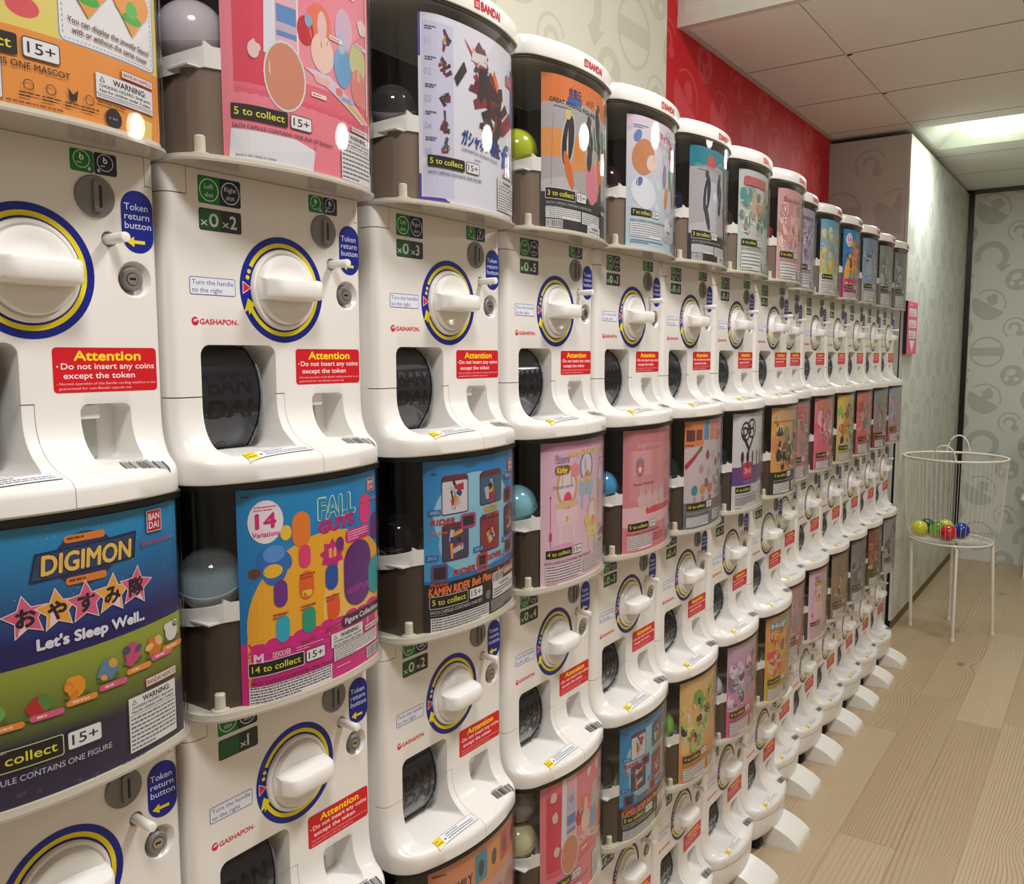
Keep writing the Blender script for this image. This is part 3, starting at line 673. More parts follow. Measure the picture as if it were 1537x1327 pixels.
def card_monsters():
    s = new_card(1.0); s.grad(0, 150, CW, 102, (20, 24, 110), (24, 150, 206)); s.rect(0, 104, CW, 46, (20, 20, 96)); s.grad(0, 62, CW, 62, (74, 88, 40), (150, 164, 56)); s.poly([(0, 124), (226, 124), (226, 134), (0, 126)], (150, 164, 56)); s.grad(0, 0, CW, 66, (30, 24, 66), (40, 36, 62)); s.grad(0, 56, CW, 16, (40, 36, 60), (96, 108, 46))
    rnd = random.Random(2)
    for k in range(40): s.ell(rnd.uniform(0, 226), rnd.uniform(160, 250), .6, .6, (150, 200, 240), seg=6)
    for k in range(14): s.star(rnd.uniform(10, 150), rnd.uniform(3, 50), rnd.uniform(1.5, 4), (62, 58, 96))
    s.ell(114, 216, 30, 25, (30, 44, 90)); s.poly([(62, 201), (166, 205), (169, 231), (68, 227)], (16, 28, 66)); s.poly([(64, 203), (164, 207), (166.4, 228.5), (70, 225)], (40, 66, 110)); s.rr(94, 232, 40, 7, 3, (226, 130, 50)); s.rr(94, 193, 40, 7, 3, (226, 130, 50)); s.lines(97, 234, 34, 3.4, 1, (110, 60, 20), .6); s.lines(97, 195, 34, 3.4, 1, (110, 60, 20), .6)
    s.text('DIGIMON', 72, 206, 19, (30, 24, 40), w=90, bold=.05, slant=.08); s.text('DIGIMON', 73, 206.6, 18, (244, 200, 96), w=88, bold=.028, slant=.08)
    for i, (x, c, t) in enumerate(((58, (222, 96, 132), 'お'), (85, (240, 170, 66), 'や'), (112, (222, 96, 132), 'す'), (139, (240, 170, 66), 'み'), (166, (222, 96, 132), '隊'))):
        s.star(x, 172 + i, 21, (244, 214, 220), 90 + (8 - 4 * i)); s.star(x, 172 + i, 19, c, 90 + (8 - 4 * i)); s.text(t, x, 164.5 + i, 13.5, (24, 18, 40), al='c', bold=.045, w=16)
    s.text("Let's Sleep Well..", 66, 140, 10, (232, 234, 246), w=108, bold=.05)
    for x, y, c, d in ((26, 90, (226, 140, 150), (120, 176, 84)), (64, 88, (190, 44, 44), (90, 140, 60)), (98, 97, (240, 156, 40), (226, 130, 30)), (130, 103, (96, 136, 170), (226, 170, 70)), (158, 111, (206, 70, 120), (70, 80, 120)), (186, 108, (222, 116, 40), (236, 190, 120)), (210, 117, (226, 222, 214), (90, 84, 90))): s.ell(x, y - 8, 12, 3, (96, 106, 38)); blob(s, x, y, 9, c, 4, random.Random(int(x)), d)
    for i, (x, y) in enumerate(((38, 78), (72, 80), (104, 84), (136, 88), (166, 94), (196, 98), (212, 102))): s.rr(x - 16, y - 4, 30, 6, 3, ((240, 150, 60), (226, 96, 140))[i % 2]); s.lines(x - 10, y - 3, 18, 4, 1, (250, 220, 200), .5, i)
    collect(s, 10, -8, 38, 1.3, (210, 212, 150)); each(s, -10, 26, 'FIGURE', (196, 198, 216), w=140, h=5.6); s.lines(8, 54, 60, 3, 1, (150, 150, 160), .4); warn(s, 150, 10, 62, 56, 8); pill(s, 172, 70, w=42, h=9); s.lines(140, 2, 60, 3, 1, (120, 120, 140), .4)
    redsq(s, 182, 226, 1.15); gsh(s, 174, 214, w=42); return s
def card_beans():
    s = new_card(); s.grad(0, 0, CW, CH, (0, 104, 184), (10, 142, 206)); s.ell(130, 90, 118, 100, (246, 178, 44), seg=48); s.rect(12, 0, 232, 80, (246, 178, 44)); s.ell(168, 96, 46, 60, (248, 200, 96), seg=30)
    s.rect(0, 0, CW, 68, (220, 30, 140))
    for k in range(12): s.ell(8 + k * 20, 68 + k * .8, 12, 5 if k % 2 else 8, (220, 30, 140), 0, 14)
    for k in range(7): s.lines(4, 4 + k * 9, 218, 2, 1, (206, 20, 126), .6, k)
    s.ell(42, 214, 25, 25, (240, 234, 242)); s.text('14', 42, 207, 17, (220, 30, 120), al='c', w=28, bold=.05); s.text('Variations', 42, 197, 6, (220, 30, 120), al='c', w=38, bold=.03); s.lines(26, 226, 32, 7, 2, (220, 60, 140), .5)
    s.text('FALL', 118, 206, 26, (206, 240, 242), w=59.5, bold=.055); s.text('FALL', 118.6, 206.4, 25, (14, 140, 170), w=58, bold=.03); s.text('GUYS', 119.2, 188, 14.4, (150, 12, 90), w=56, bold=.045, rot=3); s.text('GUYS', 118, 189, 14.4, (216, 24, 126), w=56, bold=.045, rot=3)
    bean(s, 92, 178, 42, (240, 130, 40)); s.ell(70, 198, 8, 9, (246, 200, 60)); bean(s, 198, 186, 38, (234, 50, 130)); bean(s, 220, 160, 36, (104, 40, 130))
    blob(s, 52, 162, 20, (40, 110, 190), 3); s.ell(52, 176, 16, 10, (90, 150, 220)); s.ell(50, 156, 14, 8, (246, 190, 50)); s.ell(24, 156, 9, 6, (110, 60, 40))
    bean(s, 96, 152, 28, (232, 60, 120)); s.star(138, 160, 20, (206, 30, 130), n=9, inner=.7); s.rr(132, 156, 12, 12, 2, (246, 180, 50)); s.ell(150, 170, 7, 9, (104, 40, 130)); s.rr(160, 168, 46, 17, 6, (220, 30, 130)); s.lines(164, 170, 38, 13, 4, (250, 190, 226), .5)
    bean(s, 60, 112, 32, (110, 44, 140)); bean(s, 98, 114, 34, (236, 100, 40), cap=(226, 214, 60)); bean(s, 136, 116, 32, (30, 84, 170)); bean(s, 62, 70, 32, (40, 176, 206)); bean(s, 100, 72, 32, (30, 160, 130)); bean(s, 138, 78, 32, (240, 90, 40))
    bean(s, 182, 84, 84, (98, 34, 124)); s.ell(182, 106, 24, 5, (150, 40, 150)); bean(s, 218, 88, 50, (30, 160, 166), False)
    for x, y in ((54, 104), (94, 106), (132, 108), (56, 62), (94, 64), (132, 70), (94, 144)): s.lines(x - 6, y - 6, 22, 8, 2, (170, 60, 60), .5, int(x + y))
    s.rr(150, 62, 78, 15, 7, (60, 22, 70)); s.text('Figure Collection', 156, 66.4, 7, (250, 240, 250), w=66, bold=.02)
    s.text('M', 20, 52, 10, (250, 220, 240), w=12, bold=.06); s.text('DEVOLVER', 46, 54, 7, (250, 200, 230), w=26, bold=.02); s.lines(80, 54, 40, 6, 2, (250, 190, 226), .4)
    collect(s, 14, 12, 36, 1.12, (240, 214, 236)); each(s, 14, 26, 'Mascot', (70, 14, 46), w=122); s.frame(11, 3, 122, 21, .5, .5, (150, 100, 130), (240, 236, 240)); s.lines(13, 3.6, 118, 20, 6, (80, 76, 84), .5, 11)
    warn(s, 132, 42, 56, 18); s.frame(136, 24, 82, 18, .5, .5, (150, 100, 130), (238, 234, 238)); s.lines(138, 24.6, 78, 17, 6, (110, 106, 112), .45, 13); pill(s, 192, 44, w=34, h=8); s.barcode(196, 8, 26, 12, bg=(240, 236, 240)); s.lines(140, 14, 50, 3, 1, (250, 190, 226), .5)
    redsq(s, 202, 226, .9); gsh(s, 190, 214, (240, 90, 130), 32); s.lines(8, 242, 24, 4, 1, (10, 70, 130), .5); return s
def card_belts():
    s = new_card(); s.grad(0, 60, CW, 192, (70, 166, 214), (26, 128, 196)); s.ell(110, 170, 90, 60, (150, 204, 228), seg=30); s.ell(120, 130, 90, 50, (140, 198, 226), seg=30); s.rect(0, 0, CW, 74, (24, 23, 28)); s.poly([(0, 74), (226, 74), (226, 84), (0, 78)], (30, 110, 186))
    for i, (x, y, w, h, a) in enumerate(((36, 172, 58, 56, (214, 210, 214)), (120, 176, 58, 50, (58, 96, 126)), (36, 104, 58, 54, (66, 64, 92)), (120, 104, 50, 56, (150, 50, 62)), (186, 116, 34, 48, (96, 52, 70)))):
        s.rr(x, y, w, h, 4, (70, 52, 66)); s.rr(x + 2, y + 2, w - 4, h - 9, 3, a); mech(s, x + w / 2, y + h / 2 - 2, w * .38, [(40, 36, 46), (176, 50, 56), (190, 190, 200), (226, 150, 60), (44, 66, 120)], i + 41); s.rr(x + 4, y + h - 6, w - 8, 8, 2, (110, 40, 56))
    for i, (x, y, w) in enumerate(((14, 160, 50), (130, 166, 34), (60, 82, 48), (132, 90, 44), (192, 104, 30))): s.text('RIDER'[:5], x, y, 8, (196, 40, 40) if i != 1 else (226, 170, 40), w=w, bold=.05, slant=.3)
    for x, y, w, h, c in ((76, 148, 34, 22, (176, 60, 120)), (186, 170, 28, 24, (140, 60, 50)), (14, 76, 34, 26, (96, 80, 130)), (112, 82, 26, 22, (196, 60, 60)), (190, 90, 24, 20, (130, 50, 60))): s.rr(x, y, w, h, 5, c); s.rr(x + 5, y + 4, w - 10, h - 8, 2, (44, 34, 46))
    for x, y, t in ((10, 174, '2003'), (186, 208, '2008'), (4, 108, '2012'), (104, 108, '2013'), (180, 108, '2010')): s.rect(x, y, 24, 8, (30, 90, 170)); s.text(t, x + 3, y + 1.6, 5, (210, 226, 240), w=18)
    for x, y, t in ((12, 146, 'Faiz driver'), (136, 158, 'Ixa belt'), (12, 70, 'Wizardriver'), (110, 76, 'Sengoku driver'), (184, 84, 'Birth driver')): s.text(t, x, y, 5, (240, 90, 40), w=36, bold=.02)
    s.text('KAMEN RIDER Belt Pins collection 07', 9, 56, 12.5, (60, 20, 30), w=212, bold=.07, slant=.15, rot=1); s.text('KAMEN RIDER Belt Pins collection 07', 9, 56.4, 12, (244, 130, 70), w=212, bold=.035, slant=.15, rot=1)
    collect(s, 5, 11, 38, 1.2, (214, 214, 218)); each(s, 12, 30, 'SET', (206, 206, 212), w=112, h=5); s.lines(12, 26, 70, 3, 1, (150, 150, 156), .4); s.ell(138, 36, 6, 7, (120, 122, 130)); s.barcode(150, 52, 30, 12, bg=(228, 228, 230)); pill(s, 184, 56, w=34, h=8)
    s.frame(150, 26, 68, 25, .5, .5, (180, 180, 184), (232, 232, 234)); s.text('WARNING:', 168, 43, 4.6, (30, 30, 34), w=34, bold=.03); s.lines(153, 28, 62, 13, 3, (70, 70, 74), .5); s.frame(12, 3, 128, 21, .5, .5, (180, 180, 184), (230, 230, 232)); s.lines(14, 4, 124, 19, 5, (84, 84, 88), .5, 3); s.frame(144, 6, 74, 19, .5, .5, (120, 120, 124), (52, 50, 54)); s.lines(146, 7, 70, 17, 5, (190, 190, 194), .45, 4)
    redsq(s, 200, 218, 1.0); gsh(s, 190, 206, (214, 60, 60), 34); s.lines(16, 232, 20, 4, 1, (20, 60, 100), .5); s.lines(86, 240, 60, 4, 1, (20, 80, 140), .5); return s
def card_vanity():
    s = new_card(); s.grad(0, 0, CW, CH, (238, 204, 218), (226, 184, 206)); s.rect(0, 238, CW, 14, (196, 140, 176)); rnd = random.Random(4)
    for k in range(12): s.star(rnd.uniform(10, 216), rnd.uniform(70, 230), rnd.uniform(3, 7), rnd.choice([(244, 216, 160), (190, 206, 236), (240, 180, 206)]))
    def van(x, y, k, a, b, c): s.ell(x, y + 56 * k, 25 * k, 30 * k, a); s.ell(x, y + 56 * k, 20 * k, 25 * k, (232, 216, 226)); s.rr(x - 27 * k, y, 54 * k, 30 * k, 10 * k, b); s.rr(x - 20 * k, y - 26 * k, 8 * k, 30 * k, 3, b); s.rr(x + 12 * k, y - 26 * k, 8 * k, 30 * k, 3, b); s.ell(x + 2, y + 36 * k, 10 * k, 12 * k, c); s.ell(x, y + 30 * k, 27 * k, 6 * k, (224, 190, 150)); s.ell(x, y + 10 * k, 3 * k, 4 * k, (226, 170, 70))
    van(72, 104, 1.25, (214, 166, 90), (238, 208, 214), (230, 70, 110)); van(134, 152, .92, (96, 142, 196), (166, 192, 220), (226, 140, 80)); van(158, 72, .8, (222, 176, 90), (238, 214, 150), (236, 150, 70)); van(200, 140, .75, (176, 156, 186), (204, 186, 210), (214, 190, 214))
    s.ell(60, 66, 34, 8, (236, 160, 200)); s.text('Kirby Doll Dresser', 80, 226, 11, (240, 206, 130), w=120, bold=.05); s.text('Pâtisserie', 36, 216, 16, (150, 100, 150), w=42, slant=.2); s.rr(36, 196, 44, 16, 8, (120, 96, 60)); s.text('Kirby', 42, 199, 10, (246, 216, 90), w=30, bold=.05); s.star(96, 200, 15, (240, 140, 160), n=6, inner=.75); s.text('Dresser mirror', 32, 172, 6, (110, 120, 190), w=60); s.star(138, 104, 13, (244, 206, 90), n=7, inner=.7)
    s.rect(25, 62, 1.2, 96, (206, 40, 90)); s.rr(22, 82, 7, 14, 1, (220, 60, 110)); s.ell(25.5, 158, 2, 2, (206, 40, 90)); collect(s, 4, 14, 50, 1.1, (236, 220, 226)); each(s, 12, 41, 'MASCOT', (70, 40, 56), w=140); s.frame(13, 8, 106, 31, .5, .5, (160, 130, 146), (240, 226, 232)); s.lines(15, 9, 102, 29, 6, (100, 84, 92), .45, 8); s.frame(124, 12, 92, 26, .5, .5, (160, 130, 146), (238, 222, 230)); s.lines(126, 13, 88, 24, 6, (130, 110, 120), .45, 9); warn(s, 166, 42, 50, 20); s.barcode(190, 66, 24, 12, bg=(236, 220, 228)); pill(s, 184, 82, w=32, h=6); redsq(s, 204, 222, .85); gsh(s, 186, 210, (214, 60, 100), 34); s.lines(14, 3, 60, 3, 1, (140, 90, 110), .4); return s
def card_plush():
    s = new_card(); s.grad(0, 0, CW, CH, (226, 136, 146), (206, 128, 138)); s.rect(0, 56, CW, 40, (236, 190, 200)); s.rr(80, 78, 130, 14, 6, (222, 76, 96)); s.rect(20, 110, 180, 100, (216, 146, 152)); s.rect(30, 160, 70, 50, (226, 160, 166)); s.rect(150, 110, 66, 80, (220, 140, 146))
    s.ell(56, 176, 16, 20, (190, 110, 120)); s.star(56, 172, 9, (236, 220, 206)); s.ring(56, 176, 17, 21, (120, 160, 200), 30, 150)
    for x in (64, 92, 120, 150): blob(s, x, 108, 14, (222, 186, 190), 3, random.Random(x)); s.ell(x - 5, 128, 3, 11, (224, 176, 182)); s.ell(x + 5, 128, 3, 11, (224, 176, 182))
    s.text('Sugarbunnies', 44, 216, 12, (236, 190, 196), w=100, slant=.25); s.text('Pastel Melody', 32, 140, 5, (130, 50, 70), w=80, slant=.2)
    for y in (140, 170, 200, 225): s.lines(160, y, 46, 5, 1, (206, 90, 110), .4, y)
    collect(s, 5, 18, 48, 1.1); each(s, 14, 40, 'FIGURE', (110, 40, 56), w=126); s.frame(16, 8, 90, 30, .5, .5, (190, 150, 156), (238, 226, 228)); s.lines(18, 9, 86, 28, 7, (110, 90, 96), .45, 4); s.barcode(176, 12, 34, 16, bg=(230, 190, 194)); warn(s, 172, 34, 48, 20); s.lines(112, 18, 50, 18, 3, (190, 60, 80), .4); return s
def card_keyring():
    s = new_card(); s.rect(0, 0, CW, CH, (206, 190, 196)); s.rect(0, 0, CW, 64, (112, 112, 116)); s.poly([(0, 252), (78, 252), (78, 196), (0, 190)], (222, 130, 80)); s.poly([(150, 252), (226, 252), (226, 206), (150, 212)], (216, 130, 130)); s.rect(80, 206, 26, 44, (84, 150, 186)); s.rect(112, 204, 26, 44, (222, 130, 96)); s.rect(142, 202, 26, 44, (216, 120, 130)); s.rr(8, 206, 30, 26, 2, (96, 50, 44)); s.rr(44, 208, 26, 24, 2, (110, 70, 60)); s.lines(6, 194, 60, 5, 1, (110, 50, 30), .6)
    s.poly([(0, 150), (60, 190), (66, 184), (8, 140)], (170, 60, 50)); s.ell(64, 186, 12, 6, (96, 120, 70), 30)
    for x, y in ((100, 170), (70, 140), (130, 170), (110, 130), (150, 150), (170, 120), (140, 110), (180, 160), (96, 105)): blob(s, x, y, 9, random.Random(x).choice([(176, 150, 156), (150, 80, 96), (120, 110, 130), (196, 170, 176)]), 3)
    for i, c in enumerate(((60, 140, 160), (216, 150, 70), (206, 110, 110))): s.ell(40 + 38 * i, 92, 13, 12, c); s.ell(40 + 38 * i, 70, 7, 7, ((190, 150, 150), (206, 130, 120), (160, 80, 90))[i])
    for i in range(4): s.ell(150 + 18 * i, 100, 6, 9, (146, 160, 146)); s.ell(150 + 18 * i, 78, 6, 9, (140, 156, 142))
    collect(s, 16, 12, 46, 1.15); each(s, 14, 37, 'KEYRING', (190, 190, 194), w=130); s.frame(12, 8, 96, 22, .5, .5, (200, 200, 204), (230, 230, 230)); s.lines(14, 9, 92, 20, 6, (110, 110, 114), .45, 3); warn(s, 130, 12, 50, 24); return s
def card_heart():
    s = new_card(); s.rect(0, 0, CW, CH, (216, 214, 218)); s.rect(0, 66, CW, 48, (104, 62, 130)); s.rr(48, 84, 56, 40, 6, (206, 56, 84))
    for x, y in ((60, 205), (96, 212)): s.ring(x, y, 20, 26, (24, 22, 28)); 
    s.poly([(34, 200), (50, 200), (86, 160), (76, 154)], (24, 22, 28)); s.poly([(122, 205), (110, 200), (70, 152), (80, 150)], (24, 22, 28)); s.text('D:H', 48, 192, 24, (34, 30, 40), w=62, bold=.05, rot=10)
    for i in range(6): s.ell(44 + 30 * i, 138, 9 if i < 2 else 7, 16, ((70, 46, 60), (60, 40, 52), (110, 100, 104), (120, 120, 126), (140, 130, 140), (150, 146, 152))[i]); s.ell(44 + 30 * i, 122, 4, 10, (70, 60, 66)); s.lines(34 + 30 * i, 112, 20, 4, 1, (60, 56, 64), .6, i)
    s.text('3rd', 56, 96, 14, (240, 190, 200), w=36, bold=.04, slant=.2); s.text('VERSION', 50, 70, 9, (150, 120, 190), w=56, bold=.04); collect(s, 6, 16, 46, 1.2); each(s, 14, 38, 'FIGURE', (50, 48, 54), w=130); s.lines(16, 14, 120, 22, 6, (90, 90, 96), .45, 5); s.lines(14, 5, 60, 4, 1, (110, 110, 116), .5); return s
def card_spy():
    s = new_card(); s.rect(0, 0, CW, CH, (226, 150, 110)); s.rect(0, 0, CW, 176, (206, 170, 166)); s.text('SPY×FAMILY', 10, 196, 20, (30, 26, 30), w=88, bold=.02)
    for x, c in ((104, (60, 150, 170)), (138, (226, 160, 80)), (172, (206, 60, 76)), (200, (216, 100, 90))): s.rr(x, 190, 30, 48, 4, c); s.ell(x + 15, 212, 7, 14, (70, 60, 80))
    for x in (60, 110, 160, 200): blob(s, x, 140, 16, (190, 120, 120), 4, random.Random(x)); blob(s, x, 100, 14, (130, 100, 110), 3, random.Random(x + 1))
    s.lines(10, 236, 60, 5, 1, (110, 60, 40), .5); collect(s, 6, 14, 46, 1.1); return s
CARDS = {
    (0, 0): card_orange, (1, 0): card_pink, (2, 0): card_robot,
    (3, 0): lambda: card_ninja((224, 122, 60), (44, 40, 44), (216, 110, 50), 3), (4, 0): card_magic,
    (5, 0): lambda: card_ninja((30, 130, 150), (40, 40, 66), (62, 56, 60), 7, True),
    (6, 0): lambda: card_plain(8, (190, 206, 196), (196, 200, 196), [(110, 140, 130), (196, 150, 120), (80, 150, 150), (160, 150, 140)], 6, (206, 90, 96), None, 'アニマル', (120, 120, 126), 60),
    (7, 0): lambda: card_plain(9, (222, 176, 176), (206, 160, 158), [(230, 190, 180), (200, 130, 130), (222, 150, 146), (190, 140, 140)], 5, None, None, 'Sweet', (196, 120, 124), 58),
    (8, 0): lambda: card_plain(10, (196, 178, 206), (176, 166, 186), [(150, 140, 170), (206, 196, 214), (130, 110, 140)], 6, None, None, 'Dream', (120, 100, 140), 56),
    (9, 0): lambda: card_plain(11, (238, 216, 60), (90, 170, 206), [(220, 220, 224), (226, 170, 90), (130, 180, 210), (236, 214, 90)], 6, None, (226, 226, 228), None, BK, 46),
    (10, 0): card_beans,
    (11, 0): lambda: card_plain(13, (150, 170, 190), (120, 150, 170), [(180, 190, 206), (90, 110, 136), (206, 206, 214)], 5, None, (170, 176, 184), None, BK, 52),
    (12, 0): lambda: card_plain(14, (150, 156, 146), (140, 146, 140), [(170, 170, 156), (120, 130, 120), (190, 186, 170)], 5, None, (120, 124, 120), None, BK, 60),
    (13, 0): lambda: card_plain(15, (140, 146, 146), (130, 134, 136), [(110, 116, 120), (170, 172, 172), (150, 150, 156)], 5, None, (120, 126, 126), None, BK, 66),
    (0, 1): card_monsters, (1, 1): card_beans, (2, 1): card_belts, (3, 1): card_vanity, (4, 1): card_plush, (5, 1): card_keyring, (6, 1): card_heart,
    (7, 1): lambda: card_plain(22, (226, 150, 60), (216, 176, 120), [(150, 60, 56), (230, 170, 50), (60, 60, 56), (90, 130, 120), (226, 110, 60), (70, 50, 40)], 5, (210, 170, 120), (44, 42, 44), None, BK, 44),
    (8, 1): lambda: card_plain(23, (214, 140, 146), (196, 150, 140), [(190, 130, 130), (150, 146, 130), (216, 90, 100)], 5, (206, 110, 110), None, None, BK, 50),
    (9, 1): lambda: card_plain(24, (226, 96, 130), (226, 130, 140), [(236, 190, 196), (216, 70, 120), (236, 216, 206), (196, 120, 110)], 5, (196, 140, 100), (230, 110, 140), None, BK, 40),
    (10, 1): lambda: card_plain(25, (206, 190, 130), (226, 190, 100), [(226, 110, 40), (150, 190, 90), (70, 56, 40), (226, 206, 130)], 4, None, None, None, BK, 40),
    (11, 1): lambda: card_plain(26, (214, 100, 106), (214, 130, 120), [(226, 150, 140), (96, 150, 140), (190, 60, 70)], 5, None, None, None, BK, 50),
    (12, 1): lambda: card_plain(27, (170, 130, 120), (150, 150, 146), [(170, 110, 96), (120, 120, 116), (160, 160, 140)], 5, None, (160, 60, 60), None, BK, 44),
    (13, 1): lambda: card_plain(28, (206, 110, 130), (160, 176, 190), [(170, 190, 206), (206, 160, 150), (190, 120, 140)], 5, None, (206, 100, 120), None, BK, 50),
    (2, 2): card_spy, (3, 2): card_pink, (4, 2): card_belts,
    (5, 2): lambda: card_plain(32, (236, 160, 80), (232, 196, 130), [(214, 70, 50), (120, 170, 80), (236, 210, 130), (170, 206, 120), (40, 34, 36), (236, 190, 90)], 4, None, (232, 150, 80), None, BK, 46, 'MASCOT'),
    (6, 2): lambda: card_plain(33, (214, 96, 150), (206, 176, 206), [(120, 180, 196), (236, 216, 226), (90, 84, 110), (226, 150, 190), (170, 150, 196)], 8, None, (216, 100, 150), None, BK, 50),
    (7, 2): lambda: card_plain(34, (226, 150, 50), (226, 160, 90), [(220, 100, 50), (236, 206, 196), (226, 80, 90), (236, 190, 60), (120, 100, 60)], 5, (90, 160, 176), (206, 180, 60), 'Hugs!', (240, 240, 236), 44),
    (8, 2): lambda: card_plain(35, (206, 100, 110), (196, 150, 156), [(150, 160, 176), (206, 170, 176), (190, 130, 136)], 5, None, (200, 84, 96), None, BK, 60),
    (9, 2): card_vanity,
    (10, 2): lambda: card_plain(37, (140, 116, 90), (150, 130, 110), [(170, 140, 110), (110, 90, 76), (190, 150, 120)], 5, None, None, None, BK, 46),
    (11, 2): lambda: card_plain(38, (130, 126, 124), (136, 130, 134), [(100, 96, 104), (166, 160, 160), (150, 146, 150)], 5, None, (120, 116, 116), None, BK, 46),
    (12, 2): lambda: card_plain(39, (90, 104, 70), (150, 90, 70), [(200, 100, 70), (80, 90, 66), (150, 140, 80)], 5, None, None, None, BK, 46),
    (13, 2): lambda: card_plain(40, (176, 166, 170), (160, 152, 160), [(80, 70, 84), (110, 100, 112), (130, 120, 130)], 5, None, None, None, BK, 46),
}
CARD_WORDS = {
    (0, 0): 'orange and yellow card, dotted panel', (1, 0): 'pink card showing a white envelope', (2, 0): 'white card of dark red robots',
    (3, 0): 'orange, grey and black card', (4, 0): 'pale blue card with red Japanese lettering', (5, 0): 'teal-topped card over a black foot',
    (6, 0): 'pale grey-green card with a red tag', (7, 0): 'dusty pink card', (8, 0): 'lilac card', (9, 0): 'blue card turning yellow at the bottom',
    (10, 0): 'blue and orange card with a magenta foot', (11, 0): 'grey-blue card', (12, 0): 'grey-green card', (13, 0): 'plain grey card',
    (0, 1): 'deep blue card with five lettered stars', (1, 1): 'blue card with an orange disc', (2, 1): 'sky-blue black-footed card',
    (3, 1): 'pale pink card of little dressers', (4, 1): 'rose-pink card of pale plush toys', (5, 1): 'grey card with an orange corner',
    (6, 1): 'white card with a black heart drawing', (7, 1): 'orange card with a black foot', (8, 1): 'dull pink card half hidden', (9, 1): 'bright pink card',
    (10, 1): 'yellow card with an orange blot', (11, 1): 'red and pink card', (12, 1): 'grey card with a red foot', (13, 1): 'grey-blue card with a pink foot',
    (0, 2): 'blank front', (1, 2): 'blank front', (2, 2): 'orange card cut by the picture edge', (3, 2): 'pink card with a tan figure', (4, 2): 'sky-blue black-footed card',
    (5, 2): 'yellow-orange card with red shapes', (6, 2): 'lilac card with a pink foot', (7, 2): 'orange card with a blue title', (8, 2): 'pale red card half hidden', (9, 2): 'pale pink card of little dressers',
    (10, 2): 'brown card', (11, 2): 'dark grey card', (12, 2): 'dark green and red card', (13, 2): 'grey card with rows of dark figures'}
COUNT = {(1, 0): 2, (2, 0): 3, (3, 0): 5, (4, 0): 3, (5, 0): 5, (6, 0): 3, (7, 0): 3, (1, 1): 1, (2, 1): 2, (3, 1): 4, (4, 1): 3, (5, 1): 4, (6, 1): 3, (7, 1): 3}

